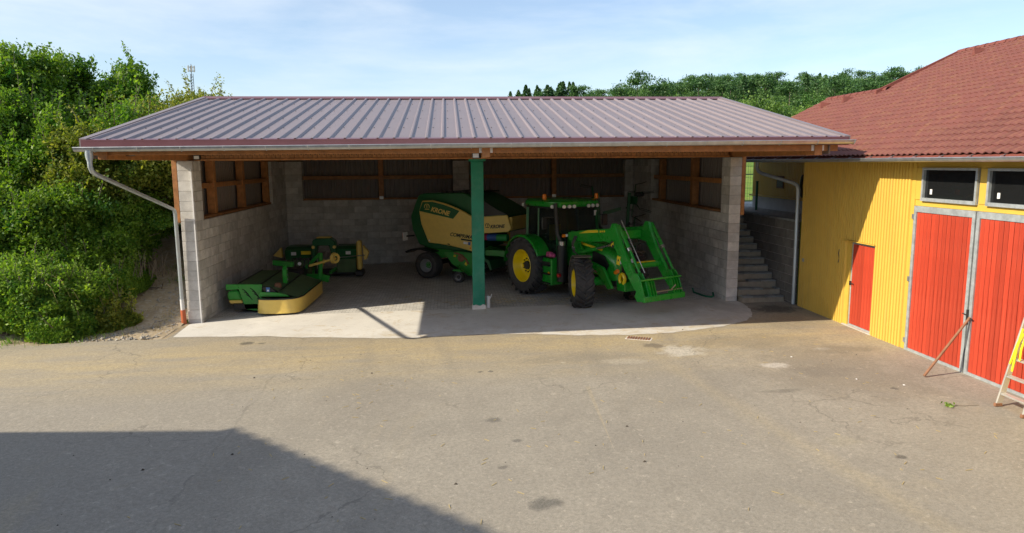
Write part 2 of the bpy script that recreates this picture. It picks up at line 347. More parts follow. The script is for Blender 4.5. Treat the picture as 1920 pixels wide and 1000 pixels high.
def concrete_mat():
    mt, N, L, B = nodes_of('concrete'); MAT['concrete'] = mt
    v = coords(N, L); big = noise(N, L, v, .7, 6, .65, .7); mid = noise(N, L, v, 4, 7, .7); fine = noise(N, L, v, 60, 3, .7)
    c = mixc(N, L, ramp(N, L, big, .33, .7), (.60, .58, .545), (.72, .70, .66))
    c = mixc(N, L, ramp(N, L, noise(N, L, v, 1.1, 7, .7, 1.2), .58, .66, (0,0,0), (.75,)*3), c, (.50, .40, .26))
    c = mixc(N, L, ramp(N, L, mid, .56, .74, (0,0,0), (.5,)*3), c, (.40, .38, .35))
    c = mixc(N, L, ramp(N, L, fine, .5, .7, (0,0,0), (.3,)*3), c, (.24, .23, .21))
    sp = N.new('ShaderNodeSeparateXYZ'); L.new(v, sp.inputs[0]); fx = math_node(N, L, 'DIVIDE', math_node(N, L, 'SUBTRACT', sp.outputs[0], 4.2), 4.0, True)
    c = mixc(N, L, math_node(N, L, 'MULTIPLY', fx, ramp(N, L, noise(N, L, coords(N, L, (1, .5, 1)), 1.5, 7, .7, .8), .34, .62, (.1,)*3, (.9,)*3)), c, (.42, .40, .365))
    fy = math_node(N, L, 'DIVIDE', math_node(N, L, 'SUBTRACT', 18.2, sp.outputs[1]), 1.6, True)
    c = mixc(N, L, math_node(N, L, 'MULTIPLY', fy, ramp(N, L, noise(N, L, v, 2.2, 7, .75, .6), .48, .66, (0,0,0), (.8,)*3)), c, (.47, .385, .25))
    L.new(c, B.inputs['Base Color']); B.inputs['Roughness'].default_value = .9; bump(N, L, B, fine, .25, .004)
concrete_mat()

def paver_mat(name, bw, bh, col, rot=0):
    mt, N, L, B = nodes_of(name); MAT[name] = mt
    v = coords(N, L); mpn = v.node; mpn.inputs['Rotation'].default_value = (0, 0, rot)
    br = N.new('ShaderNodeTexBrick'); br.inputs['Scale'].default_value = 1; br.inputs['Brick Width'].default_value = bw; br.inputs['Row Height'].default_value = bh
    br.inputs['Mortar Size'].default_value = .007; br.inputs['Mortar Smooth'].default_value = .2; br.inputs['Bias'].default_value = 0
    br.inputs['Color1'].default_value = (*[q * 1.15 for q in col], 1); br.inputs['Color2'].default_value = (*[q * .82 for q in col], 1); br.inputs['Mortar'].default_value = (*[q * .35 for q in col], 1)
    L.new(v, br.inputs['Vector'])
    c = mixc(N, L, ramp(N, L, noise(N, L, v, .8, 6, .65), .4, .75, (0,0,0), (.6,)*3), br.outputs['Color'], tuple(q * .7 for q in col))
    c = mixc(N, L, ramp(N, L, noise(N, L, v, 1.9, 7, .7, .6), .60, .72, (0,0,0), (.6,)*3), c, (.30, .235, .13))
    L.new(c, B.inputs['Base Color']); B.inputs['Roughness'].default_value = .88
    bump(N, L, B, math_node(N, L, 'SUBTRACT', 1.0, br.outputs['Fac']), .6, .006)
paver_mat('pavers', .2, .1, (.60, .585, .555)); paver_mat('terrace_pavers', .2, .2, (.36, .36, .35))

def ground_mat(name, cols, scales, b=.5):
    mt, N, L, B = nodes_of(name); MAT[name] = mt
    v = coords(N, L); c = mixc(N, L, ramp(N, L, noise(N, L, v, scales[0], 6, .65, .5), .35, .68), cols[0], cols[1])
    f = noise(N, L, v, scales[1], 6, .7); c = mixc(N, L, ramp(N, L, f, .48, .7, (0,0,0), (.8,)*3), c, cols[2])
    L.new(c, B.inputs['Base Color']); B.inputs['Roughness'].default_value = .95; B.inputs['Specular IOR Level'].default_value = .1
    bump(N, L, B, f, b, .03)
ground_mat('grass', ((.10, .19, .028), (.17, .26, .045), (.30, .29, .09)), (.12, 1.6))
ground_mat('dirt', ((.31, .245, .165), (.43, .35, .24), (.50, .46, .40)), (.9, 9), .8)

def leaf_mat(name, ca, cb, trans=.35):
    mt, N, L, B = nodes_of(name); MAT[name] = mt
    N.remove(B); out = N['Material Output']
    at = N.new('ShaderNodeAttribute'); at.attribute_name = 'tint'
    c = mixc(N, L, at.outputs['Fac'], ca, cb)
    d = N.new('ShaderNodeBsdfPrincipled'); d.inputs['Roughness'].default_value = .5; d.inputs['Specular IOR Level'].default_value = .35; L.new(c, d.inputs['Base Color'])
    t = N.new('ShaderNodeBsdfTranslucent'); hs = N.new('ShaderNodeHueSaturation'); hs.inputs['Value'].default_value = 1.5; hs.inputs['Saturation'].default_value = 1.1; L.new(c, hs.inputs['Color']); L.new(hs.outputs[0], t.inputs['Color'])
    mx = N.new('ShaderNodeMixShader'); mx.inputs[0].default_value = trans; L.new(d.outputs[0], mx.inputs[1]); L.new(t.outputs[0], mx.inputs[2]); L.new(mx.outputs[0], out.inputs['Surface'])
leaf_mat('leaf_dark', (.036, .120, .018), (.185, .290, .034), .45); leaf_mat('leaf_mid', (.052, .150, .020), (.200, .320, .040), .45); leaf_mat('leaf_olive', (.080, .145, .022), (.280, .300, .048), .42)
leaf_mat('leaf_bramble', (.055, .165, .026), (.235, .360, .048), .45); leaf_mat('needle', (.026, .075, .026), (.065, .140, .040), .15); leaf_mat('far_leaf', (.052, .135, .028), (.120, .230, .045), .25); leaf_mat('dry_grass', (.30, .23, .10), (.50, .41, .19), .2)
leaf_mat('far_pine', (.040, .105, .032), (.098, .185, .048), .2); leaf_mat('far_light', (.085, .170, .030), (.165, .255, .052), .25)

GS, GX = .0165, .58
def g(x): return GS * (min(max(x, -14), 12) - GX)
# ------------------------------------------------------------------ ground
def sm(t): t = min(max(t, 0), 1); return t * t * (3 - 2 * t)
def zf(x, y):
    b = g(x)
    if y > 30.32:
        return 2.5 + .028 * (min(y, 520) - 30) + 12.0 * sm((x - 15) / 120) * sm((y - 110) / 130) + 1.5 * math.sin(x * .013 + y * .01) * sm((y - 80) / 80)
    if x < -7.12:
        lft = min(1.8, .22 * max(0, -9.6 - x)) * sm((y - 17.9) / 3.5)
        return b - .02 + 2.5 * sm((y - 18.4) / 12.5) * .999 + lft * (1 - sm((y - 27) / 3.3))
    if x > 9.53 and y > 18.72: return 2.47
    return b - .03
xs = [-2500,-1200,-600,-350,-220,-150,-100,-70,-50,-40,-32,-26,-22,-19,-17,-15,-14,-13,-12,-11,-10.3,-9.6,-9,-8.5,-8,-7.6,-7.3,-7.14,-7.10,-4,0,4,8,9.52,9.56,10.7,12,14,17,22,30,40,55,75,100,130,160,200,260,340,450,600,1200,2500]
ys = [-300,-100,-40,0,10,15,17,17.6,18.1,18.7,18.75,19.4,20,21,22,23,24,25,26,27,28,29,30.3,30.36,32,36,42,50,60,75,95,110,130,150,170,190,210,230,250,280,320,380,450,520,800,1500,3500]
mb = MB(); nx = len(xs)
mb.add([(x, y, zf(x, y)) for y in ys for x in xs], [(j*nx+i, j*nx+i+1, (j+1)*nx+i+1, (j+1)*nx+i) for j in range(len(ys)-1) for i in range(nx-1)])
tag(mb.build('ground', 'grass', fix=False), kind='structure')
mb = MB()
xl = [-70, -40, -25, -14] + [-13.5 + .5 * i for i in range(14)]
rag = lambda x: 17.72 + .10 * math.sin(x * 2.1) + .07 * math.sin(x * 5.3 + 1)
mb.add([(x, -50, g(x)) for x in xl] + [(x, rag(x), g(x)) for x in xl], [(i, i+1, len(xl)+i+1, len(xl)+i) for i in range(len(xl)-1)])
xr = [xl[-1], -3, 2, 6, 9.62]
mb.add([(x, -50, g(x)) for x in xr] + [(x, 19.35, g(x)) for x in xr], [(i, i+1, len(xr)+i+1, len(xr)+i) for i in range(len(xr)-1)])
mb.add([(x, -50, g(x)) for x in (9.62, 12, 60)] + [(x, 1.9, g(x)) for x in (9.62, 12, 60)], [(0,1,4,3),(1,2,5,4)])
tag(mb.build('yard_asphalt', 'asphalt', fix=False), kind='structure')
ap = [(-6.88,17.86),(-5.8,17.7),(-4.53,17.50),(-3.6,17.22),(-2.66,17.05),(-1.8,16.80),(-.98,16.66),(-.2,16.70),(.68,16.72),(1.95,16.52),(3.0,16.22),(4.17,16.02),(5.0,16.03),(5.78,16.2),(6.5,16.4),(7.02,16.68),(7.45,16.98),(7.72,17.32),(7.95,17.8),(8.12,18.4),(8.2,19.0)]
ap2 = []
for (xa, ya), (xb, yb) in zip(ap, ap[1:]):
    for q in range(4): ap2.append((xa + (xb-xa)*q/4 + random.uniform(-.025, .025), ya + (yb-ya)*q/4 + random.uniform(-.035, .035)))
ap = ap2 + [ap[-1]]
mb = MB(); n = len(ap)
mb.add([(x, y, g(x) + .006) for x, y in ap] + [(-7.06 + (15.2) * i / (n-1), 20.02 - .018 * i * .2, g(-7.06 + 15.2 * i / (n-1)) + .006) for i in range(n)], [(i, i+1, n+i+1, n+i) for i in range(n-1)])
tag(mb.build('concrete_apron', 'concrete', fix=False), kind='structure')
mb = MB(); mb.add([(-7.0, 19.4, g(-7.0)+.002), (8.1, 19.4, g(8.1)+.002), (8.1, 30.1, g(8.1)+.002), (-7.0, 30.1, g(-7)+.002)], [(0,1,2,3)])
tag(mb.build('shed_floor', 'pavers', fix=False), kind='structure')
bx = [-7.13 - .35 * i for i in range(24)]; by = [17.55 + .35 * i for i in range(40)]
mb = MB(); mb.add([(x, y, (zf(x, y) if y > 17.7 else g(x)-.03) + .012 + .05 * random.random() * sm((y-17.6)/1.0)) for y in by for x in bx], [(j*24+i, (j+1)*24+i, (j+1)*24+i+1, j*24+i+1) for j in range(39) for i in range(23)])
mb.add([(-7.2, 17.5, g(-7.2) - .008), (-6.8, 17.5, g(-6.8) - .008), (-6.8, 19.45, g(-6.8) - .002), (-7.2, 19.45, g(-7.2) + .02)], [(0,1,2,3)])
tag(mb.build('dirt_bank', 'dirt', fix=False), kind='structure')
mb = MB(); mb.box(9.62, 14, 18.75, 27.5, 2.3, 2.5); tag(mb.build('terrace_paving', 'terrace_pavers'), kind='structure')

# ------------------------------------------------------------------ machine shed
SB = Vector((.7, 19.5, 0)); NSB = tuple(-SB)
shed = thing('machine_shed', 'open machine shed of grey concrete block with brown metal roof', 'shed', SB)
_bm = {}
def block_mesh(L_, T, Hh, axis):
    k = (round(L_, 2), round(T, 2), round(Hh, 3), axis)
    if k not in _bm:
        mb = MB(); l, t, h = k[0] - .008, k[1], k[2] - .009
        mb.cbox((0,0,0), (t, l, h) if axis == 'y' else (l, t, h)); _bm[k] = mb.mesh('block', 'block', bevel=.007)
    return _bm[k]
CH = .265; ZT = 4.215; SILL = ZT - 6 * CH
blocks = []
def course_run(wall, axis, a, b, t0, t1, k, zbot):
    z1 = ZT - k * CH; z0 = max(z1 - CH, zbot)
    if z1 - z0 < .06: return
    off = .25 if k % 2 else 0; p = a
    nxt = a + (off if off else .5)
    while p < b - 1e-3:
        q = min(nxt, b)
        if b - q < .1: q = b
        L_ = q - p; c = (p + q) / 2; t = (t0 + t1) / 2
        pos = (t, c, (z0+z1)/2) if axis == 'y' else (c, t, (z0+z1)/2)
        blocks.append((wall, pos, L_, t1 - t0, z1 - z0, axis)); p = q; nxt = q + .5
walls = {}
def wall_core(name, parts):
    mb = MB()
    for bxs in parts: mb.box(*bxs)
    walls[name] = mb.build('block_wall', 'mortar', shed, loc=NSB)
e = .012
wall_core('left_wall', [(-7.07+e,-6.68-e,19.42+e,30.38,-.4,SILL-e), (-7.07+e,-6.68-e,19.42+e,20.05-e,SILL-e,ZT-e), (-7.07+e,-6.68-e,27.8+e,30.38,SILL-e,ZT-e)])
wall_core('right_wall', [(7.87+e,8.2-e,19.42+e,30.38,-.3,SILL-e), (7.87+e,8.2-e,19.42+e,20.05-e,SILL-e,ZT-e), (7.87+e,8.2-e,27.3+e,30.38,SILL-e,ZT-e)])
wall_core('back_wall', [(-6.68,7.87,30.0+e,30.38,-.3,SILL-e), (-6.68,-6.0-e,30.0+e,30.37,SILL-e,ZT-e), (.18+e,.85-e,30.0+e,30.37,SILL-e,ZT-e), (7.5+e,7.87,30.0+e,30.37,SILL-e,ZT-e)])
for k in range(18):
    for wn_, t0, t1, zb, yp in (('left_wall', -7.07, -6.68, -.3, 27.8), ('right_wall', 7.87, 8.2, -.1, 27.3)):
        if k < 6:
            course_run(wn_, 'y', 19.42, 20.05, t0, t1, k, zb); course_run(wn_, 'y', yp, 30.0, t0, t1, k, zb)
        else: course_run(wn_, 'y', 19.42, 30.0, t0, t1, k, zb)
    if k < 6:
        for a, b in ((-6.68, -6.0), (.18, .85), (7.5, 7.87)): course_run('back_wall', 'x', a, b, 30.0, 30.39, k, -.2)
    else: course_run('back_wall', 'x', -6.68, 7.87, 30.0, 30.39, k, -.2)
def front_rank(b):
    _, p, L_, *_r = b
    return p[1] + (3 if p[2] < .1 else 0) - (1.5 if p[0] < -6 else 0)
blocks.sort(key=front_rank)
rest = {}
for i, (wn_, pos, L_, T, Hh, ax) in enumerate(blocks):
    if i < 300:
        link('block', block_mesh(L_, T, Hh, ax), walls[wn_], pos)
    else:
        s = (T, L_ - .008, Hh - .009) if ax == 'y' else (L_ - .008, T, Hh - .009)
        rest.setdefault(wn_, MB()).cbox(pos, s)
for wn_, mb in rest.items(): tag(mb.build('block_courses', 'block_mass', walls[wn_], bevel=.007), kind='stuff')

def sheet_profile(w, pitch, h, base, top, t=.006):
    pts = []; x = 0; n = int(round(w / pitch))
    for i in range(n):
        c = (i + .5) * pitch
        pts += [(c - base/2, 0), (c - top/2, h), (c + top/2, h), (c + base/2, 0)]
    pts = [(0, 0)] + pts + [(w, 0)]
    return pts + [(x, z - t) for x, z in reversed(pts)]
def corrugated(w, Ht, pitch, h, base, top):
    """upright sheet in local x (width), z (height), ribs towards -y"""
    pr = sheet_profile(w, pitch, h, base, top)
    mb = MB(); mb.loft([[(x, -d, z) for x, d in pr] for z in (0, Ht)]); return mb
# cladding in the wall openings, timber frame in front of it
def clad(name, w, Ht, loc, rotz, mat='clad_brown', pitch=.2, parent=shed, base=.11, top=.05, h=.035):
    o = corrugated(w, Ht, pitch, h, base, top).build(name, mat, parent, loc=Vector(loc) - (SB if parent is shed else BB), rot=(0, 0, rotz), fix=True); return o
clad('cladding', 7.8, 2.2, (-7.10, 20.02, SILL - .05), rad(90)); clad('cladding', 7.3, 2.2, (8.23, 27.35, SILL - .05), rad(-90))
clad('cladding', 6.2, 1.80, (-6.0, 30.35, SILL - .05), 0); clad('cladding', 6.6, 1.80, (.87, 30.35, SILL - .05), 0)
def beam(x0, x1, y0, y1, z0, z1, name='timber', mat='timber', bev=.006, parent=shed, off=NSB):
    return MB().box(x0, x1, y0, y1, z0, z1).build(name, mat, parent, bevel=bev, loc=off)
for (p0, p1) in ((21.35, 21.57), (24.3, 24.52), (27.5, 27.72)): beam(-6.99, -6.77, p0, p1, SILL+.075, 5.0, 'post')
beam(-6.96, -6.80, 20.06, 27.79, 3.46, 3.60, 'rail'); beam(-7.0, -6.74, 20.06, 27.79, SILL, SILL + .07, 'sill_plate', 'timber_dark')
for (p0, p1) in ((22.75, 22.97), (26.3, 26.52)): beam(7.95, 8.17, p0, p1, SILL+.075, 5.0, 'post')
beam(7.97, 8.14, 20.06, 27.29, 3.46, 3.60, 'rail'); beam(7.92, 8.19, 20.06, 27.29, SILL, SILL + .07, 'sill_plate', 'timber_dark')
for a, b, px in ((-5.99, .17, -2.9), (.86, 7.49, 4.36)):
    beam(a, b, 30.06, 30.22, 3.47, 3.62, 'rail', 'timber_dark'); beam(a, b, 30.03, 30.28, SILL, SILL + .07, 'sill_plate', 'timber_dark'); beam(px, px + .2, 30.03, 30.24, SILL+.075, 4.38, 'post')
    MB().box(px+.02, px+.18, 30.02, 30.028, SILL+.02, SILL+.14).build('bracket', 'galvanised', shed, loc=NSB)
# main beams, eave purlins, front boarding
YE, ZE, YR, ZR, RX0, RX1 = 14.9, 4.59, 22.3, 6.05, -7.2, 8.64
ta = (ZR - ZE) / (YR - YE); al = math.atan(ta)
roofz = lambda y: ZE + ta * (min(y, 2*YR - y) - YE)
BEAMX = (-6.87, .79, 8.03)
for x in BEAMX: beam(x - .085, x + .085, 14.98, 29.95, 4.222, 4.50, 'main_beam')
for a, b in ((-7.12, -6.97), (-6.78, .70), (.88, 7.94), (8.12, 8.5)): beam(a, b, 15.04, 15.14, 4.31, 4.54, 'eave_purlin')
for yy in (17.2, 19.2, 22.2, 25.5, 28.5): beam(-7.1, 8.5, yy, yy + .12, roofz(yy) - .27 - (0 if yy != 22.2 else .05), roofz(yy) - .05 - (0 if yy != 22.2 else .05), 'purlin')
for x in BEAMX[1:]:
    for s in (-1, 1): MB().box(x + s*.087 - .004 - (.05 if s < 0 else 0), x + s*.087 + .004 + (.05 if s > 0 else 0), 15.02, 15.034, 4.315, 4.44).build('hanger', 'decal_white', shed, loc=NSB)
nb = 120; bw = (7.87 + 6.62) / nb
bdm = MB().cbox((0,0,0), (bw - .012, .022, 1.2)).mesh('front_board', 'timber_dark', bevel=.004)
fr = beam(-6.62, 7.87, 19.62, 19.80, 4.25, 5.38, 'front_beam', 'timber_dark')
for i in range(nb): link('front_board', bdm, fr, (-6.62 + (i + .5) * bw, 19.603, 4.83))
beam(-6.66, 7.9, 19.565, 19.59, 4.215, 4.262, 'lath', 'timber')
sc = MB()
for i in range(nb):
    for zz in (4.36, 4.62): sc.cbox((-6.62 + (i + .5) * bw, 19.588, zz), (.022, .008, .022))
tag(sc.build('board_screws', 'dark_steel', shed, loc=NSB), kind='stuff')
# corner boards and gables
for x0, x1 in ((-7.205, -7.078), (8.208, 8.315)):
    MB().prism([(19.425, 2.60), (19.50, 2.60), (19.50, roofz(19.5)-.05), (19.425, roofz(19.42)-.05)], x0, x1, 'yz').build('corner_board', 'timber', shed, bevel=.006, loc=NSB)
for x0, x1 in ((-7.185, -7.16), (8.27, 8.295)):
    MB().prism([(19.51, 2.55), (30.4, 2.55), (30.4, roofz(30.4)-.08), (22.3, ZR-.12), (19.51, roofz(19.51)-.08)], x0, x1, 'yz').build('gable_cladding', 'clad_brown', shed, loc=NSB)
for x0, x1 in ((-7.10, -6.72), (7.9, 8.2)):
    MB().prism([(20.0, ZT+.002), (30.0, ZT+.002), (30.0, roofz(30.0)-.12), (22.3, ZR-.3), (20.0, roofz(20.0)-.12)], x0, x0+.03, 'yz').build('gable_lining', 'clad_brown', shed, loc=NSB)
MB().box(-7.15, 8.25, 30.42, 30.45, 2.5, 4.40).build('cladding', 'clad_brown', shed, loc=NSB)
for x0, x1 in ((-7.185, -7.16), (8.27, 8.295)):
    MB().prism([(14.99, 4.24), (19.505, 4.24), (19.505, roofz(19.505)-.08), (14.99, roofz(14.99)-.08)], x0, x1, 'yz').build('overhang_cladding', 'clad_brown', shed, loc=NSB)
# roof sheets
NP = 16; pw = (RX1 - RX0) / NP; SL = math.hypot(YR - YE, ZR - ZE)
pr = sheet_profile(pw, pw / 3, .042, .085, .035, .006)
pm = MB().loft([[(x, y, z) for x, z in pr] for y in (0, SL)]).mesh('roof_sheet', 'roof_metal')
YB = 30.75; pmb = MB().loft([[(x, y, z) for x, z in pr] for y in (0, (YB - YR) / math.cos(al))]).mesh('roof_sheet', 'roof_metal')
for i in range(NP):
    link('roof_sheet', pm, shed, Vector((RX0 + i*pw, YE, ZE)) - SB, (al, 0, 0))
    link('roof_sheet', pmb, shed, Vector((RX0 + (i+1)*pw, YB, roofz(YB))) - SB, (al, 0, math.pi))
for sgn in (0, 1):  # unseen pale lining added below the sheets to bounce light into the shed
    ya, yb = (YE + .25, YR) if not sgn else (YB - .1, YR)
    MB().add([(RX0 + .05, ya, roofz(ya) - .02), (RX1 - .05, ya, roofz(ya) - .02), (RX1 - .05, yb, ZR - .02), (RX0 + .05, yb, ZR - .02), (RX0 + .05, ya, roofz(ya) - .03), (RX1 - .05, ya, roofz(ya) - .03), (RX1 - .05, yb, ZR - .03), (RX0 + .05, yb, ZR - .03)], [(0,1,2,3),(7,6,5,4),(0,4,5,1),(1,5,6,2),(2,6,7,3),(3,7,4,0)]).build('roof_bounce_lining', 'bounce_lining', shed, loc=NSB)
sc = MB()
for i in range(NP * 3):
    x = RX0 + (i + .5) * pw / 3
    for j, s in enumerate((.12, 1.6, 3.1, 4.6, 6.1, 7.3)):
        dx = (.06 if (i + j) % 2 else -.05) + .0
        y = YE + s * math.cos(al) + random.uniform(-.05,.05); z = ZE + s * math.sin(al) + .004
        sc.tube([(x + .11, y, z), (x + .11, y - .002, z + .010)], .014, 6)
tag(sc.build('roof_screws', 'dark_steel', shed, loc=NSB), kind='stuff')
MB().box(RX0, RX1, YE - .035, YE - .012, ZE - .155, ZE - .012).build('eave_flashing', 'roof_trim', shed, loc=NSB)
MB().prism([(YE-.034, ZE-.010), (YE-.034, ZE+.018), (YE+.10, ZE+.045), (YE+.10, ZE+.040)], RX0, RX1, 'yz').build('drip_edge', 'roof_trim', shed, loc=NSB)
for x0, x1 in ((RX0 - .03, RX0 + .10), (RX1 - .10, RX1 + .03)):
    o = MB()
    for sgn in (0, 1):
        ye_ = YE - .03 if not sgn else YB; ze_ = roofz(ye_)
        o.prism([(ye_, ze_ - .12), (YR, ZR - .12), (YR, ZR + .062), (ye_, ze_ + .050)], x0, x1, 'yz')
    o.build('verge_trim', 'roof_metal', shed, loc=NSB)
MB().prism([(YR - .20, ZR + .035 - .2*ta), (YR, ZR + .075), (YR + .20, ZR + .035 - .2*ta), (YR + .20, ZR + .025 - .2*ta), (YR, ZR + .060), (YR - .20, ZR + .025 - .2*ta)], RX0 - .02, RX1 + .02, 'yz').build('ridge_cap', 'roof_trim', shed, loc=NSB)
def half_gutter(p0, p1, r, n=9, t=.004):
    p0, p1 = Vector(p0), Vector(p1); d = (p1 - p0).normalized(); s = d.cross(Vector((0,0,1))).normalized()
    ring = [(math.cos(a), math.sin(a)) for a in [math.pi + math.pi * i / n for i in range(n + 1)]]
    prof = [(c * r, z * r) for c, z in ring] + [(c * (r - t), z * (r - t)) for c, z in reversed(ring)]
    mb = MB(); mb.loft([[p + s * a + Vector((0, 0, b)) for a, b in prof] for p in (p0, p1)])
    for sd in (-1, 1): mb.tube([p0 + s * r * sd, p1 + s * r * sd], .011, 6)
    return mb
gy = 14.775
half_gutter((-7.28, gy, 4.455), (8.70, gy, 4.535), .085).build('gutter', 'galvanised', shed, smooth=True, loc=NSB)
for i in range(20):
    x = -6.9 + i * .82; zz = 4.455 + (x + 7.28) / 15.98 * .08
    mb = MB(); mb.tube([(x, gy + .09*math.cos(t), zz + .09*math.sin(t)) for t in [math.pi + math.pi*k/8 for k in range(9)]], .008, 5); mb.build('gutter_bracket', 'galvanised', shed, loc=NSB)
dp = MB(); dp.lathe([(.075, 4.40), (.07, 4.28), (.045, 4.17), (.001, 4.17), (.001, 4.40)], 14, 'z', (-7.02, gy, 0)); dp.build('gutter_outlet', 'pipe_zinc', shed, smooth=True, loc=NSB)
dpp = [(-7.02, gy, 4.2), (-7.02, gy, 4.08), (-7.03, 14.86, 3.99), (-7.05, 15.05, 3.93), (-7.15, 19.15, 2.98), (-7.155, 19.27, 2.93), (-7.16, 19.32, 2.84), (-7.16, 19.33, .55)]
MB().tube(dpp, .046, 12).build('downpipe', 'pipe_zinc', shed, smooth=True, loc=NSB)
MB().tube([(-7.16, 19.33, .56), (-7.155, 19.33, .26)], .052, 12).build('downpipe_sleeve', 'white_plastic', shed, smooth=True, loc=NSB)
MB().tube([(-7.155, 19.33, .27), (-7.14, 19.33, -.16)], .066, 12).build('clay_socket', 'clay_pipe', shed, smooth=True, loc=NSB)
MB().box(-6.735, -6.705, 19.395, 19.418, -.12, 4.0).build('corner_strip', 'decal_white', shed, loc=NSB)
# green steel column
MB().box(.62, .96, 19.72, 20.0, g(.8) + .10, 4.15).build('column', 'column_green', shed, bevel=.012, loc=NSB)
MB().box(.56, 1.02, 19.66, 20.06, 4.15, 4.22).build('column_head', 'column_green', shed, bevel=.006, loc=NSB)
MB().prism([(.59,g(.8)),(.99,g(.8)),(.98,.12),(.9,.15),(.82,.10),(.7,.14),(.6,.11)], 19.69, 20.03, 'xz').build('column_footing', 'concrete', shed, loc=NSB)
def lamp(x, y, z, rz):
    t = thing('floodlight', '', 'lamp', (x, y, z), rz); MB().cbox((0, 0, 0), (.17, .10, .12)).build('housing', 'black_plastic', t, bevel=.01)
    MB().cbox((0, -.052, 0), (.13, .004, .085)).build('lens', 'white_lens', t); MB().bar((0, .03, .04), (0, .06, .12), .03, .01).build('bracket', 'dark_steel', t); return t
tag(lamp(-6.55, 19.45, 4.30, 0), 'small black floodlight above the left block pillar'); tag(lamp(-6.72, 15.9, 4.36, rad(60)), 'small black floodlight on the left roof beam end'); tag(lamp(.6, 15.2, 4.26, rad(-20)), 'small black floodlight by the roof beam above the green column')
# white pipe stub by the column and a green hoop on the floor
t = thing('pipe_stub', 'short white plastic pipe standing at the foot of the green column', 'pipe', (1.06, 19.88, g(1)))
MB().lathe([(.055, 0), (.055, .34), (.047, .34), (.047, .01)], 14, 'z').build('tube', 'white_plastic', t, smooth=True); MB().tube([(-.02, 0, .1), (.10, -.03, .40)], .012, 6).build('stick', 'white_plastic', t)
t = thing('tube_hoop', 'dark green bent steel tube lying beside the right block pillar', 'tube', (7.5, 20.1, g(7.5)))
MB().tube([(-.12, .75, .16), (-.1, .7, .035), (0, .1, .03), (.05, -.02, .03), (.18, -.1, .03), (.26, 0, .04), (.28, .1, .12)], .028, 10).build('bent_tube', 'fence_green', t, smooth=True)

# ------------------------------------------------------------------ yellow barn
BB = Vector((9.55, 14, .15)); NBB = tuple(-BB)
barn = thing('yellow_barn', 'yellow corrugated barn with red tiled roof and red doors', 'barn', BB)
def side_clad(y0, y1, z0, z1, x=9.55):
    w = y1 - y0; n = max(1, round(w / .1)); return clad('siding', w, z1 - z0, (x, y1, z0), rad(-90), 'yellow_clad', w / n, barn, .078, .060, .040)
ROOFM = .49; EX, EZ = 9.02, 4.20
MB().box(9.60, 21.5, 2.0, 10.0, -.1, 4.35).build('barn_body', 'yellow_trim', barn, loc=NBB)
MB().prism([(9.62, -.1), (21, -.1), (21, 4.4), (15.3, 7.0), (9.62, 4.3)], 10.0, 18.40, 'xz').build('barn_body', 'yellow_trim', barn, loc=NBB)
side_clad(16.22, 18.46, .10, 4.16); side_clad(15.06, 16.22, 2.22, 4.16); side_clad(13.96, 15.06, .10, 4.16); side_clad(2.0, 10.2, .10, 4.16)
def bpart(name, mat, *a, bev=0, parent=barn):
    return MB().box(*a).build(name, mat, parent, bevel=bev, loc=NBB if parent is barn else None)
bpart('corner_trim', 'yellow_trim', 9.535, 9.60, 13.84, 13.955, .1, 4.15, bev=.004)
bpart('jamb', 'yellow_trim', 9.55, 9.615, 16.06, 16.215, .1, 2.2); bpart('threshold', 'concrete', 9.50, 9.62, 15.0, 16.2, .08, .17)
bpart('header_flashing', 'yellow_trim', 9.47, 9.60, 15.02, 16.3, 2.195, 2.215)
# small red door
d = bpart('door', 'galv_frame', 9.585, 9.612, 15.06, 16.06, .17, 2.19)
pk = MB().cbox((0,0,0), (.02, .102, 1.92)).mesh('plank', 'red_board', bevel=.004)
for i in range(8): link('plank', pk, d, (9.578, 15.13 + .112 * i + .02, 1.17))
h_ = MB(); h_.box(9.52, 9.568, 15.985, 16.005, 1.14, 1.24); h_.bar((9.53, 15.99, 1.2), (9.53, 15.86, 1.19), .018, .018); h_.build('handle', 'dark_steel', d)
# big double door
zt0, zt1 = .20, 3.10
for (y0, y1) in ((12.085, 13.80), (10.33, 12.045)):
    lf = MB()
    lf.box(9.515, 9.575, y0, y0 + .075, .13, 3.17).box(9.515, 9.575, y1 - .075, y1, .13, 3.17).box(9.517, 9.573, y0 + .075, y1 - .075, .13, .20).box(9.517, 9.573, y0 + .075, y1 - .075, 3.05, 3.17)
    d = lf.build('door_leaf', 'galv_frame', barn, loc=NBB)
    n = 14; w = (y1 - y0 - .15) / n
    pk = MB().cbox((0,0,0), (.022, w - .012, 2.85)).mesh('plank', 'red_board', bevel=.004)
    for i in range(n): link('plank', pk, d, (9.545 + random.uniform(-.004,.004), y0 + .075 + w * (i + .5), 1.625))
    for zz in (.35, 1.65, 2.95):
        yy = y1 + .01 if y0 > 12 else y0 - .01
        MB().box(9.50, 9.53, yy - .03, yy + .03, zz - .05, zz + .05).build('hinge', 'galvanised', d)
h_ = MB(); h_.box(9.48, 9.514, 12.03, 12.06, 1.08, 1.36); h_.bar((9.485, 12.045, 1.22), (9.485, 11.90, 1.20), .02, .02); h_.bar((9.485, 12.06, 1.26), (9.485, 12.16, 1.27), .015, .015); h_.build('handle', 'dark_steel', barn, loc=NBB)
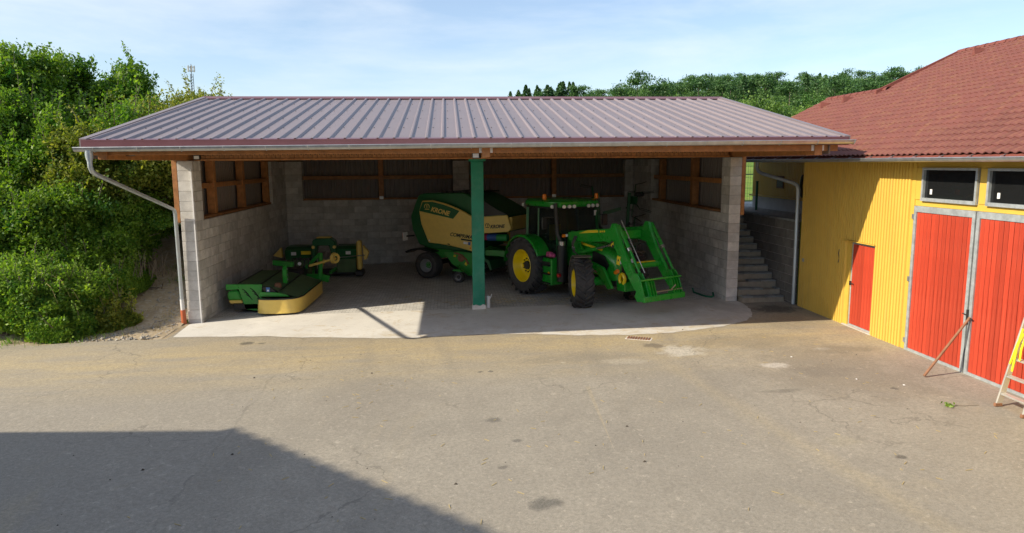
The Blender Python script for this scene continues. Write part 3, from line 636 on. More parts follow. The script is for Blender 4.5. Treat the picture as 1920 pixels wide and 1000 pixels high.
# band with windows above the big door
bpart('wall_band', 'yellow_trim', 9.56, 9.60, 10.3, 13.84, 3.175, 3.30); bpart('wall_band', 'yellow_trim', 9.56, 9.60, 8.0, 13.84, 3.94, 4.15)
for (y0, y1) in ((12.10, 13.62), (10.34, 11.86)):
    bpart('mullion', 'yellow_trim', 9.545, 9.598, y1 + .002, y1 + .218, 3.302, 3.938)
    fw = MB(); fw.box(9.50, 9.575, y0, y1, 3.28, 3.345).box(9.50, 9.575, y0, y1, 3.90, 3.945).box(9.502, 9.573, y0, y0 + .05, 3.345, 3.90).box(9.502, 9.573, y1 - .05, y1, 3.345, 3.90)
    wd = fw.build('window', 'galv_frame', barn, loc=NBB)
    MB().box(9.556, 9.562, y0 + .05, y1 - .05, 3.345, 3.90).build('pane', 'window_glass', wd); MB().box(9.548, 9.555, y1 - .27, y1 - .21, 3.42, 3.52).build('sticker', 'decal_white', wd)
bpart('soffit', 'dark_steel', 9.05, 9.6, 2.0, 18.46, 4.155, 4.17)
bpart('socket_box', 'galv_frame', 9.49, 9.53, 18.19, 18.27, 1.40, 1.49, bev=.006)
MB().tube([(9.515, 16.5, 1.95), (9.50, 16.5, 1.85), (9.52, 16.49, 1.72), (9.50, 16.5, 1.62)], .012, 6).build('wall_hook', 'dark_steel', barn, loc=NBB)
# recessed rear section
MB().prism([(10.79, 2.3), (16.5, 2.3), (16.5, 4.4), (13, 5.95), (10.79, 4.9)], 18.42, 23.7, 'xz').build('barn_body', 'white_plaster', barn, loc=NBB)
side_clad(18.46, 24.4, 2.95, 4.9, 10.75); bpart('plinth', 'white_plaster', 10.73, 10.79, 18.46, 24.4, 2.4, 2.90); bpart('ledge', 'yellow_trim', 10.62, 10.79, 18.46, 24.45, 2.90, 2.945)
wd = bpart('vent_window', 'rust', 10.69, 10.74, 22.02, 22.52, 3.22, 3.62); MB().box(10.682, 10.689, 22.06, 22.48, 3.26, 3.58).build('pane', 'black_plastic', wd)
# tiled roof
PIT, CRS = .18, .282
L0 = math.sqrt(1 + ROOFM**2); ux, uz = 1 / L0, ROOFM / L0
def tile_pts():
    a = []; n = 6
    prof = [(i / n * PIT, .017 * math.cos(2 * math.pi * i / n)) for i in range(n + 1)]
    return prof
tp = tile_pts()
def tile_geo(y, s):
    """one tile whose lower edge starts s up the slope; y is its near side"""
    vs = []
    for ds, lift in ((0.0, .024), (CRS + .03, .004)):
        for dy, hh in tp:
            q = s + ds; h = hh + lift
            vs.append((EX + ux * q - uz * h, y + dy, EZ + uz * q + ux * h))
    for dy, hh in tp:
        h = hh + .024 - .016; vs.append((EX + ux * s - uz * h, y + dy, EZ + uz * s + ux * h))
    n = len(tp)
    fs = [(i, i+1, n+i+1, n+i) for i in range(n-1)] + [(2*n+i, 2*n+i+1, i+1, i) for i in range(n-1)]
    return vs, fs
base = MB(); vs_, fs_ = tile_geo(0, 0); base.add([(x - EX, y, z - EZ) for x, y, z in vs_], fs_); tile_me = base.mesh('tile', 'tile_red', fix=False)
tiles = []
def tiles_for(y0, y1, slen):
    for r in range(int(round(slen / CRS))):
        for c in range(int(round((y1 - y0) / PIT))): tiles.append((y0 + c * PIT, r * CRS))
HX = EX + 25 * CRS / L0; LX = EX + 16 * CRS / L0; HZ = EZ + ROOFM * (HX - EX); LZ = EZ + ROOFM * (LX - EX)
tiles_for(4.5, 20.7, (HX - EX) * L0); tiles_for(20.7, 23.9, (LX - EX) * L0)
rf = MB().prism([(EX, EZ - .03), (HX, HZ - .03), (HX + 6.4, EZ), (HX + 6.3, EZ - .1), (HX, HZ - .12), (EX, EZ - .10)], 4.5, 20.7, 'xz')
rf.prism([(EX, EZ - .03), (LX, LZ - .03), (LX + 4, EZ + .1), (LX + 3.9, EZ), (LX, LZ - .12), (EX, EZ - .10)], 20.702, 23.88, 'xz')
roof = rf.build('roof', 'ridge_red', barn, loc=NBB)
def tile_rank(t): 
    y, s = t; return y + s * .9 + (0 if y > 9.2 else 50)
tiles.sort(key=tile_rank); mass = MB()
for i, (y, s) in enumerate(tiles):
    if i < 300: link('tile', tile_me, roof, (EX + ux * s, y, EZ + uz * s))
    else: mass.add(*tile_geo(y, s))
tag(mass.build('tile_courses', 'tile_red', roof, fix=False), kind='stuff')
rg = MB(); k = 8
for sgn in (1,): rg.loft([[(math.cos(math.pi * i / k) * rr, yy, math.sin(math.pi * i / k) * rr * .8) for i in range(k + 1)] for yy, rr in ((0, .13), (.40, .115))], close=False, caps=False)
rgm = rg.mesh('ridge_tile', 'ridge_red')
for i in range(44): link('ridge_tile', rgm, roof, (HX, 20.7 - .38 * (i + 1), HZ - .03))
for i in range(9): link('ridge_tile', rgm, roof, (LX, 23.9 - .38 * (i + 1), LZ - .03))
mb = MB(); mb.prism([(LX - .3, LZ - .15), (HX, HZ - .04), (HX, HZ + .06), (LX - .3, LZ - .02)], 20.66, 20.74, 'xz'); mb.build('verge_board', 'ridge_red', roof)
for (vx, vy) in ((14.75, 19.2), (12.35, 22.9), (12.55, 21.9), (14.8, 15.0)):
    vz = EZ + ROOFM * (vx - EX) + .03
    mb = MB(); mb.add([(vx - .12, vy - .07, vz - .06), (vx - .12, vy + .07, vz - .06), (vx - .10, vy, vz + .15), (vx + .22, vy - .07, vz + .11), (vx + .22, vy + .07, vz + .11)], [(0,1,2),(0,2,3),(1,4,2),(2,4,3),(0,3,4,1)]); mb.build('roof_vent', 'ridge_red', roof)
half_gutter((9.0, 4.5, 4.13), (9.0, 21.2, 4.14), .075).build('gutter', 'galvanised', barn, smooth=True, loc=NBB)
for i in range(22): 
    yy = 5 + i * .74; MB().bar((8.94, yy, 4.15), (9.10, yy, 4.21), .022, .006).build('gutter_bracket', 'galvanised', barn, loc=NBB)
MB().tube([(9.03, 20.3, 4.10), (9.03, 20.3, 3.90), (9.05, 20.24, 3.80), (9.10, 20.1, 3.74), (9.42, 18.82, 3.50), (9.46, 18.68, 3.44), (9.47, 18.63, 3.34), (9.47, 18.60, .16)], .05, 12).build('downpipe', 'pipe_zinc', barn, smooth=True, loc=NBB)
t = thing('cable_coil', 'grey cable coil hanging at the far corner of the yellow barn', 'cable', (9.8, 19.05, 3.4)); mb = MB()
for kx in range(3): mb.tube([(.03 * kx, (.13 + .01 * kx) * math.cos(a), .30 * math.sin(a)) for a in [2 * math.pi * q / 20 for q in range(21)]], .022, 7)
mb.build('loop', 'dark_steel', t, smooth=True)

# ------------------------------------------------------------------ steps, retaining wall, terrace
st = thing('stairs', 'outdoor stone-slab stairs between the block shed and the yellow barn', 'stairs', (8.85, 19.1, .13)); NST = (-8.85, -19.1, -.13)
NS, RS, TR = 13, .183, .272
for k in range(NS):
    y0 = 19.08 + k * TR; z1 = .13 + (k + 1) * RS
    s_ = MB().box(8.215, 9.44, y0, y0 + TR + .2, max(-.1, z1 - RS - .15), z1 - .045).build('step', 'step_concrete', st, bevel=.008, loc=NST)
    x = 8.22
    while x < 9.40:
        w = random.uniform(.24, .46); x2 = min(9.44, x + w)
        if 9.44 - x2 < .14: x2 = 9.44
        y_ = y0 - .03 + random.uniform(-.012, .012)
        if random.random() > .03:
            pl = [(x + .008, y_ + random.uniform(0, .02)), (x2 - .008, y_ + random.uniform(0, .02)), (x2 - .010 + random.uniform(-.02, 0), y0 + TR - .005), (x + .01 + random.uniform(0, .02), y0 + TR - .005)]
            zz = z1 - .044 + random.uniform(-.004, .004); MB().prism(pl, zz, zz + random.uniform(.036, .05), 'xy').build('slab', 'slab_stone', s_, bevel=.006)
        x = x2
rw = thing('retaining_wall', 'dark weathered block retaining wall beside the stone stairs', 'wall', (9.5, 20.8, .15)); NRW = (-9.5, -20.8, -.15)
core = MB().box(9.475, 9.60, 18.68, 23.6, -.1, 2.44).build('wall_core', 'mortar', rw, loc=NRW)
rbm = {}
for k in range(10):
    z1 = 2.44 - k * .25; y = 18.66 + (.25 if k % 2 else 0) - .25
    while y < 23.6:
        a, b = max(y, 18.66), min(y + .5, 23.62)
        if b - a > .08:
            L_ = round(b - a, 2)
            if L_ not in rbm: rbm[L_] = MB().cbox((0,0,0), (.13, L_ - .01, .24)).mesh('block', 'retaining_block', bevel=.008)
            link('block', rbm[L_], core, (9.53 + random.uniform(-.004,.004), (a+b)/2, z1 - .125))
        y += .5
for i in range(9): MB().box(9.43, 9.66, 18.66 + i * .55, 18.66 + i * .55 + .54, 2.442, 2.50).build('coping_slab', 'slab_stone', rw, bevel=.006, loc=NRW)
gt = thing('mesh_gate', 'green steel mesh gate on the terrace behind the stairs', 'gate', (10.9, 25.6, 2.5)); NG = (-10.9, -25.6, -2.5)
for x in (10.15, 11.32): MB().box(x - .03, x + .03, 25.57, 25.63, 2.5, 4.3).build('post', 'fence_green', gt, loc=NG)
for z in (2.62, 3.6, 4.25): MB().box(10.18, 11.29, 25.585, 25.615, z, z + .04).build('rail', 'fence_green', gt, loc=NG)
mb = MB()
for i in range(12): mb.box(10.24 + i*.09, 10.246 + i*.09, 25.598, 25.604, 2.66, 4.25)
for i in range(8): mb.box(10.18, 11.29, 25.604, 25.61, 2.7 + i*.2, 2.706 + i*.2)
mb.build('mesh_infill', 'fence_green', gt, loc=NG)
po = MB(); po.tube([(0,0,0), (0,0,.92)], .04, 10).tube([(0,0,.92), (0,0,.95)], .048, 10); o = po.build('terrace_post', 'fence_green', None, smooth=True, loc=(10.12, 22.7, 2.5)); tag(o, 'short dark green post standing on the terrace paving', 'post')

# drain grate in the yard
t = thing('drain_grate', 'small rusty drain grate set in the yard before the apron', 'drain', (4.3, 15.64, g(4.3)), rad(-25))
MB().box(-.30, .30, -.13, .13, .002, .010).build('grate_frame', 'concrete', t)
for i in range(9): MB().box(-.26 + i*.06, -.225 + i*.06, -.11, .11, .008, .022).build('grate_bar', 'rust', t)
# prop bar and ladder at the barn door
o = MB().tube([(0,0,.025), (.84, .05, 1.09)], .024, 10).build('prop_bar', 'rust', None, smooth=True, loc=(8.66, 11.93, g(8.66))); tag(o, 'rusty steel bar propping the red double door shut', 'bar')
ld = thing('ladder', 'worn aluminium step ladder leaning on the red barn door', 'ladder', (8.80, 10.05, g(8.8)))
lean = (9.47 - 8.80) / 2.9
for yy in (.27, -.27):
    mb = MB(); mb.bar((0, yy, 0), (lean * 2.9, yy * .8, 2.9), .03, .105, up=(1, 0, 0)); mb.build('rail', 'ladder_alu', ld, bevel=.006); MB().cbox((.0, yy, .03), (.13, .05, .06)).build('foot', 'rust', ld, bevel=.01)
for i in range(9):
    z = .22 + .29 * i; ry = .25 - .05 * z / 2.9; MB().cbox((lean * z, 0, z), (.085, 2 * ry, .028), (0, rad(-8), 0)).build('rung', 'ladder_alu', ld, bevel=.004)
rp = MB()
for q, (ya, yb) in enumerate(((.19, .14), (.15, .22), (.10, .06), (.2, .17))):
    z0 = 1.3 - .07 * q; z1 = .62 + .1 * q; rp.tube([(lean*z0 - .06, ya, z0), (lean*(z0+z1)/2 - .075, (ya+yb)/2 + .01, (z0+z1)/2), (lean*z1 - .07, yb, z1)], .016, 6)
o = rp.build('yellow_rope', 'rope_yellow', None, smooth=True, loc=tuple(ld.location)); tag(o, 'yellow rope looped over the ladder rungs', 'rope')
# weed and scraps on the yard
# ------------------------------------------------------------------ machine helpers
def tyre_mesh(R, W, rim, nl, lug=.055, sweep=.30, smooth_tread=False):
    mb = MB(); b = R - lug
    mb.lathe([(rim, -W*.40), (rim*1.06, -W*.46), ((rim+b)/2, -W*.52), (b*.96, -W*.46), (b, -W*.36), (b*1.004, 0), (b, W*.36), (b*.96, W*.46), ((rim+b)/2, W*.52), (rim*1.06, W*.46), (rim, W*.40), (rim*.97, 0)], 40, 'y')
    if not smooth_tread:
        for s in (-1, 1):
            for i in range(nl):
                t0 = 2*math.pi*(i + (.5 if s > 0 else 0))/nl; rings = []
                for fr_, dr in ((.02, 0), (.35, .004), (.7, 0), (1.0, -.012), (1.06, -.07)):
                    y = s*W*.5*fr_*.98; a = t0 + sweep*fr_; wd = 2*math.pi/nl*.155
                    r0, r1 = b - .02 - (.05 if fr_ > 1 else 0), R + dr
                    rings.append([(r*math.cos(a+da), y, r*math.sin(a+da)) for r, da in ((r0, -wd*1.2), (r1, -wd*.8), (r1, wd*.8), (r0, wd*1.2))])
                mb.loft(rings)
    else:
        for k in range(-3, 4): mb.lathe([(b*.985, k*W*.11 - .018), (b + .014, k*W*.11 - .014), (b + .014, k*W*.11 + .014), (b*.985, k*W*.11 + .018)], 40, 'y')
    return mb.mesh('tyre', 'black_rubber')
def rim_mesh(rim, W, mat, out=-1, bolts=10):
    mb = MB(); o = out
    mb.lathe([(rim*1.03, W*.42), (rim*1.03, -W*.42), (rim*.98, -W*.44), (rim*.93, -W*.36), (rim*.89, -W*.05), (rim*.80, W*.05), (rim*.66, W*.06), (rim*.58, -W*.02), (rim*.30, -W*.05), (.001, -W*.05), (.001, W*.1), (rim*.9, W*.1)], 36, 'y')
    return mb.mesh('rim', mat, smooth=True)
def wheel(parent, loc, R, W, rim, nl, rimmat, rotz=0, side=-1, lug=.055, smooth_tread=False, spin=0, name='wheel', boltmat='dark_steel'):
    rz = rotz + (0 if side < 0 else math.pi)
    w = link(name, tyre_mesh(R, W, rim, nl, lug, .30 if side < 0 else -.30, smooth_tread), parent, loc, (0, spin, rz))
    link('rim', rim_mesh(rim, W, rimmat), w)
    hb = MB(); hb.lathe([(rim*.28, -W*.03), (rim*.26, -W*.15), (rim*.12, -W*.18), (.001, -W*.18), (.001, W*.0), (rim*.28, W*.0)], 18, 'y')
    for i in range(10):
        a = 2*math.pi*i/10; hb.tube([(rim*.42*math.cos(a), -W*.03, rim*.42*math.sin(a)), (rim*.42*math.cos(a), -W*.10, rim*.42*math.sin(a))], .022, 6)
    hb.build('hub', boltmat, w)
    return w
def text(body, size, mat, parent, loc, M3, name='lettering', shear=.0, bold=0.0, align='LEFT'):
    cu = bpy.data.curves.new('lettering', 'FONT'); cu.body = body; cu.size = size; cu.extrude = .003; cu.shear = shear; cu.offset = bold; cu.align_x = align
    ob = bpy.data.objects.new('tmp', cu); COL.objects.link(ob); dg = bpy.context.evaluated_depsgraph_get(); dg.update()
    me = bpy.data.meshes.new_from_object(ob.evaluated_get(dg)); bpy.data.objects.remove(ob); me.materials.clear(); me.materials.append(MAT[mat])
    o = link(name, me, parent); o.matrix_local = Matrix.Translation(loc) @ M3.to_4x4(); return o
# lettering on a panel that faces -y (local): text x -> +x, text y -> +z
def on_side(ang=0): return Matrix.Rotation(-ang, 3, 'Y') @ Matrix(((1,0,0),(0,0,-1),(0,1,0)))
def crown(parent, x, y, z, r, mat):
    mb = MB(); pts = [(x + r*math.cos(a), y, z + r*math.sin(a)) for a in [rad(40 + 280*i/14 + 90 - 0) for i in range(15)]]
    for a0, a1 in ((100, 200), (-20, 80)): mb.tube([(x + r*math.cos(rad(a)), y, z + r*math.sin(rad(a))) for a in [a0 + (a1-a0)*i/8 for i in range(9)]], r*.13, 6)
    mb.box(x - r*.9, x + r*.9, y - .004, y + .004, z - r*1.0, z - r*.72); mb.box(x - r*.1, x + r*.1, y - .004, y + .004, z - r*.5, z + r*.75); mb.build('crown_emblem', mat, parent)

# ------------------------------------------------------------------ tractor with front loader
TH = math.atan2(-.89, .46); TO = (3.3, 22.3, .045)
tr = thing('tractor', 'green tractor with yellow wheels and front loader beside the green column', 'tractor', TO, TH)
for s in (-1, 1):
    wheel(tr, (0, s*.97, .89), .89, .60, .50, 21, 'tractor_yellow', 0, s, .065, name='rear_wheel', spin=rad(7))
    wheel(tr, (2.71, s*.99, .70), .70, .50, .38, 19, 'tractor_yellow', rad(-27), s, .058, name='front_wheel', spin=rad(3))
MB().box(-.55, 1.5, -.30, .30, .55, 1.15).box(1.5, 3.35, -.24, .24, .60, 1.05).build('chassis', 'dark_steel', tr, bevel=.03)
MB().tube([(0,-.75,.89), (0,.75,.89)], .17, 16).build('rear_axle', 'tractor_green', tr, smooth=True)
MB().tube([(2.77,-.75,.70), (2.77,-.35,.72), (2.77,.35,.72), (2.77,.75,.70)], [.10,.15,.15,.10], 14).build('front_axle', 'tractor_green', tr, smooth=True)
# hood
def hood_ring(x, w, zb, zt, n=6):
    pts = [(x, -w, zb), (x, -w*1.0, zb + (zt-zb)*.55), (x, -w*.96, zt - .12), (x, -w*.75, zt - .03), (x, 0, zt), (x, w*.75, zt - .03), (x, w*.96, zt - .12), (x, w, zb + (zt-zb)*.55), (x, w, zb)]
    return pts
MB().loft([hood_ring(1.30, .44, 1.0, 1.95), hood_ring(2.0, .42, .98, 1.88), hood_ring(2.8, .39, .90, 1.75), hood_ring(3.30, .36, .78, 1.60), hood_ring(3.46, .32, .80, 1.45), hood_ring(3.52, .27, .82, 1.30)]).build('hood', 'tractor_green', tr, smooth=True)
for s in (-1, 1):
    MB().prism([(2.45, 1.15), (3.05, .95), (3.2, 1.2), (3.0, 1.45), (2.5, 1.55)], s*.408 - .012, s*.408 + .012, 'xz').build('side_grille', 'black_plastic', tr)
    MB().prism([(1.75, 1.72), (2.9, 1.58), (2.95, 1.63), (1.75, 1.79)], s*.425 - .008, s*.425 + .008, 'xz').build('hood_stripe', 'decal_yellow', tr)
    MB().cbox((3.5, s*.2, 1.32), (.06, .14, .12), (0, rad(-20), 0)).build('headlight', 'white_lens', tr, bevel=.015)
MB().cbox((3.525, 0, 1.05), (.03, .44, .40)).build('front_grille', 'black_plastic', tr, bevel=.01)
MB().box(3.40, 3.75, -.30, .30, .52, .78).build('front_weight_bracket', 'tractor_green', tr, bevel=.02)
fh = MB(); fh.tube([(3.62, -.30 + .02*math.cos(a)*0, .80) if 0 else (3.62 + .10*math.cos(a), -.28, .86 + .14*math.sin(a)) for a in [rad(-60 + 300*i/12) for i in range(13)]], .05, 8); fh.build('hitch_hook', 'tractor_yellow', tr, smooth=True)
MB().tube([(3.4, -.34, 1.02), (3.52, -.36, 1.08)], .06, 8).build('hydraulic_coupler', 'orange_lens', tr)
# cab
CB, CT, X0, X1, HW = 1.25, 2.74, -.42, 1.28, .80
cabp = MB()
def pil(a, b, w=.07): cabp.bar(a, b, w, w)
for s in (-1, 1):
    pil((1.32, s*.78, 1.20), (1.16, s*.74, CT), .075); pil((-.30, s*.80, 1.75), (-.34, s*.74, CT), .09); pil((.30, s*.80, 1.25), (.28, s*.76, CT), .05); pil((.30, s*.82, 1.25), (1.30, s*.80, 1.22), .06); pil((-.30, s*.80, 1.75), (.30, s*.80, 1.26), .05)
pil((-.30, -.8, 1.75), (-.30, .8, 1.75), .06); pil((1.30, -.78, 1.22), (1.30, .78, 1.22), .06)
cabp.build('cab_frame', 'krone_dark', tr)
def pane(pts, name='pane'):
    mb = MB(); n = len(pts); a, b, c = (Vector(pts[i]) for i in (0, 1, 2)); nn = (b-a).cross(c-a).normalized() * .006
    mb.add([Vector(p) for p in pts] + [Vector(p) + nn for p in pts], [tuple(range(n)), tuple(range(2*n-1, n-1, -1))] + [((i+1)%n, i, n+i, n+(i+1)%n) for i in range(n)]); return mb.build(name, 'cab_glass', tr)
pane([(1.31,-.74,1.26),(1.31,.74,1.26),(1.16,.70,CT-.02),(1.16,-.70,CT-.02)], 'windscreen'); pane([(-.31,-.76,1.8),(-.31,.76,1.8),(-.34,.70,CT-.02),(-.34,-.70,CT-.02)], 'rear_window')
for s in (-1, 1):
    pane([(.33,s*.80,1.28),(1.29,s*.79,1.25),(1.14,s*.745,CT-.02),(.31,s*.76,CT-.02)], 'door_pane'); pane([(-.28,s*.80,1.80),(.28,s*.80,1.32),(.26,s*.76,CT-.02),(-.31,s*.75,CT-.02)], 'side_pane')
MB().box(-.25, 1.25, -.74, .74, 1.02, 1.22).build('cab_floor', 'black_plastic', tr, bevel=.02)
rr = lambda z, k: [(-.50+k, -.72+k, z), (-.30, -.88+k, z), (1.10, -.88+k, z), (1.34-k, -.70, z), (1.40-k, 0, z), (1.34-k, .70, z), (1.10, .88-k, z), (-.30, .88-k, z), (-.50+k, .72-k, z)]
MB().loft([rr(CT, .04), rr(CT + .06, 0), rr(CT + .15, .01), rr(CT + .21, .10)]).build('cab_roof', 'tractor_green', tr, smooth=True)
MB().loft([rr(CT - .055, .05), rr(CT - .003, .03)]).build('roof_underside', 'black_plastic', tr)
for (x, y, rz) in ((1.385, -.62, -20), (1.40, -.44, -6), (1.41, -.27, -3), (1.41, .27, 3), (1.40, .44, 6), (1.385, .62, 20), (1.15, -.86, -75), (-.48, -.80, -140)):
    w = MB(); w.lathe([(.055, 0), (.058, .02), (.05, .05), (.001, .05), (.001, 0)], 12, 'x'); w.build('work_light', 'white_lens', tr, loc=(x - .01, y, CT + .02), rot=(0, 0, rad(rz)), smooth=True)
for x, y in ((.55, -.74), (1.05, .86)):
    b = MB(); b.lathe([(.06, .02), (.065, .10), (.055, .17), (.001, .19), (.001, .02)], 14, 'z', (x, y, CT + .19)); b.build('beacon', 'orange_lens', tr, smooth=True); MB().tube([(x, y, CT + .10), (x, y, CT + .21)], .03, 8).build('beacon_stem', 'black_plastic', tr)
MB().box(.02, .52, -.26, .26, 1.40, 1.54).box(-.08, .06, -.25, .25, 1.54, 2.15).box(-.06, .04, -.14, .14, 2.17, 2.40).build('seat', 'black_plastic', tr, bevel=.04)
MB().box(.061, .075, -.22, .22, 1.62, 2.12).build('seat_cover', 'tractor_yellow', tr)
sw = MB(); sw.tube([(.92 + .05*math.cos(a), .19*math.cos(a), 1.78 + .19*math.sin(a)*.55) for a in [2*math.pi*i/20 for i in range(21)]], .016, 6).tube([(.92, 0, 1.78), (1.15, 0, 1.25)], .03, 8); sw.build('steering_wheel', 'black_plastic', tr)
MB().cbox((.55, -.62, 1.62), (.5, .16, .10)).build('armrest', 'black_plastic', tr, bevel=.03)
mi = MB(); mi.bar((1.2, -.8, 2.45), (1.12, -1.12, 2.45), .025, .025); mi.build('mirror_arm', 'black_plastic', tr); MB().cbox((1.10, -1.14, 2.28), (.05, .20, .36), (0,0,rad(12))).build('mirror', 'dark_steel', tr, bevel=.02)
mi = MB(); mi.bar((1.2, .8, 2.45), (1.12, 1.15, 2.45), .025, .025); mi.build('mirror_arm', 'black_plastic', tr); MB().cbox((1.10, 1.17, 2.28), (.05, .20, .36), (0,0,rad(-12))).build('mirror', 'dark_steel', tr, bevel=.02)
MB().cbox((1.215, .70, 2.52), (.01, .10, .16)).build('sticker', 'decal_white', tr)
# fenders
for s in (-1, 1):
    mb = MB(); rings = []
    for i in range(13):
        a = rad(176 - 150*i/12); R = 1.00
        c = (R*math.cos(a)*1.04, R*math.sin(a) + .86)
        n_ = (math.cos(a)*.03, math.sin(a)*.03)
        ya, yb = s*.62, s*1.24
        rings.append([(c[0], ya, c[1]), (c[0], yb, c[1]), (c[0] - n_[0]*1.5, yb + s*.02, c[1] - n_[1]*2), (c[0] - n_[0], yb - s*.03, c[1] - n_[1]), (c[0] - n_[0], ya, c[1] - n_[1])])
    mb.loft(rings); mb.build('rear_fender', 'tractor_green', tr, smooth=True)
    mb = MB(); rings = []
    for i in range(9):
        a = rad(205 - 130*i/8); c = (.79*math.cos(a), .79*math.sin(a)); rings.append([(c[0], -.24, c[1]), (c[0], .24, c[1]), (c[0]*.97, .24, c[1]*.97), (c[0]*.97, -.24, c[1]*.97)])
    mb.loft(rings); mb.build('front_fender', 'mudguard', tr, loc=(2.71, s*.99, .70), rot=(0, 0, rad(-27)))
# steps, tank, exhaust on the right-hand side
sb = MB(); sb.box(.82, 1.30, -1.02, -.60, .42, 1.22); o = sb.build('step_box', 'tractor_green', tr, bevel=.03)
for z in (.46, .74, 1.0): MB().box(.86, 1.26, -1.10, -1.021, z, z + .04).build('step_tread', 'black_plastic', o)
MB().cbox((1.06, -1.03, 1.05), (.36, .008, .14)).build('step_plate', 'dark_steel', o)
MB().tube([(1.18, -1.026, .78), (1.18, -1.04, .78)], .045, 10).build('reflector', 'orange_lens', o)
MB().box(.85, 1.30, .60, 1.02, .42, 1.22).build('fuel_tank', 'tractor_green', tr, bevel=.05)
ex = MB(); ex.tube([(1.42, -.72, .55), (1.42, -.72, 1.62)], .155, 18); ex.build('exhaust_filter', 'black_plastic', tr, smooth=True)
MB().tube([(1.42, -.72, 1.60), (1.42, -.72, 1.74)], .11, 16).build('exhaust_clamp', 'steel', tr, smooth=True)
MB().tube([(1.40, -.73, 1.72), (1.30, -.80, 1.95), (1.24, -.82, 2.70), (1.24, -.83, 2.86)], .062, 14).build('exhaust_stack', 'dark_steel', tr, smooth=True)
MB().cbox((1.55, -.74, 1.92), (.10, .12, .09)).build('side_lamp', 'orange_lens', tr, bevel=.02); MB().cbox((1.60, -.68, 1.93), (.06, .08, .09)).build('side_lamp_clear', 'white_lens', tr, bevel=.02)
MB().cbox((1.52, -.90, .75), (.10, .12, .10)).build('reflector', 'red_lens', tr, bevel=.02)
pk_ = MB(); pk_.cbox((1.02, -.88, 1.32), (.24, .16, .16)).cbox((1.18, -.85, 1.30), (.12, .12, .12)); o = pk_.build('pink_pouch', 'pink', tr, bevel=.04)
# front loader
ARM = [(1.62,2.02),(2.2,2.12),(3.0,2.22),(3.50,2.27),(3.58,2.42),(3.72,2.42),(3.86,2.14),(4.14,1.72),(4.84,.90),(5.02,.74),(4.86,.62),(4.66,.74),(4.25,1.14),(3.90,1.55),(3.62,1.86),(3.30,1.90),(2.3,1.80),(1.66,1.80)]
for s in (-1, 1):
    y0, y1 = s*.60 - .055, s*.60 + .055
    a = MB().prism(ARM, y0, y1, 'xz').build('loader_arm', 'tractor_green', tr, bevel=.014)
    yo = s*.60 + s*.058
    if s < 0:
        MB().prism([(2.15,2.035),(3.02,2.125),(3.0,2.19),(2.55,2.155)], yo - .003, yo + .003, 'xz').build('arm_stripe', 'decal_yellow', a)
        MB().cbox((3.93, yo, 1.44), (.15, .006, .24), (0, rad(10), 0)).build('warning_label', 'decal_yellow', a); MB().prism([(3.93,1.49),(3.97,1.42),(3.89,1.42)], yo - .006, yo - .003, 'xz').build('warning_mark', 'decal_black', a)
        bd = MB().tube([(3.63, yo + .004, 1.85), (3.63, yo - .004, 1.85)], .095, 16).build('badge', 'decal_black', a)
        MB().prism([(3.56,1.82),(3.60,1.87),(3.66,1.90),(3.70,1.93),(3.69,1.88),(3.71,1.82),(3.67,1.85),(3.62,1.84),(3.60,1.79)], yo - .008, yo - .005, 'xz').build('badge_deer', 'decal_yellow', a)
        MB().cbox((3.12, yo, 2.165), (.07, .006, .055), (0, rad(-6), 0)).cbox((3.20, yo, 2.172), (.05, .006, .05), (0, rad(-6), 0)).cbox((3.28, yo, 2.18), (.05, .006, .055), (0, rad(-6), 0)).build('arm_decal', 'decal_yellow', a)
    # mast, lift and tilt cylinders
    MB().prism([(1.60,2.06),(1.82,2.06),(2.05,1.70),(2.35,1.30),(3.1,1.15),(3.5,.60),(3.30,.55),(2.9,.9),(2.0,1.0),(1.85,1.35),(1.60,1.75)], s*.50 - .04, s*.50 + .04, 'xz').build('loader_mast', 'tractor_green', tr, bevel=.012)
    MB().tube([(2.05, s*.60, 1.46), (2.9, s*.60, 1.66)], .052, 12).build('lift_cylinder', 'tractor_green', tr, smooth=True); MB().tube([(2.85, s*.60, 1.65), (3.42, s*.60, 1.80)], .03, 10).build('lift_rod', 'steel', tr, smooth=True)
    for dy in (.10,):
        yy = s*.60 + .105*(1 if s > 0 else 1) - (0 if s > 0 else 0)
        MB().tube([(3.70, yy, 2.36), (4.25, yy, 1.72)], .055, 12).build('tilt_cylinder', 'tractor_green', tr, smooth=True); MB().tube([(4.22, yy, 1.76), (4.72, yy, 1.14)], .036, 10).build('tilt_rod', 'tractor_green', tr, smooth=True); MB().tube([(4.20, yy, 1.78), (4.26, yy, 1.71)], .066, 12).build('cylinder_collar', 'steel', tr)
    # carrier side plates
    MB().prism([(4.66,1.20),(4.84,1.18),(5.00,.98),(5.16,.62),(5.10,.47),(4.86,.44),(4.74,.56),(4.86,.80),(4.70,1.05)], s*.60 - .10, s*.60 - .065, 'xz').build('carrier_plate', 'tractor_green', tr, bevel=.006)
    MB().prism([(4.66,1.20),(4.84,1.18),(5.00,.98),(5.16,.62),(5.10,.47),(4.86,.44),(4.74,.56),(4.86,.80),(4.70,1.05)], s*.60 + .065, s*.60 + .10, 'xz').build('carrier_plate', 'tractor_green', tr, bevel=.006)
    for q in (.0, .09, .18): MB().prism([(4.94,1.05),(5.10,.98),(5.24,.66),(5.18,.50),(5.00,.46),(5.08,.68)], s*(.50 - q) - .012, s*(.50 - q) + .012, 'xz').build('carrier_rib', 'tractor_green', tr)
    MB().tube([(4.90, s*.60 - .09, .70), (4.90, s*.60 + .09, .70)], .03, 8).build('pivot_pin', 'steel', tr)
MB().tube([(4.28, -.55, 1.30), (4.28, .55, 1.30)], .085, 14).build('cross_tube', 'tractor_green', tr, smooth=True)
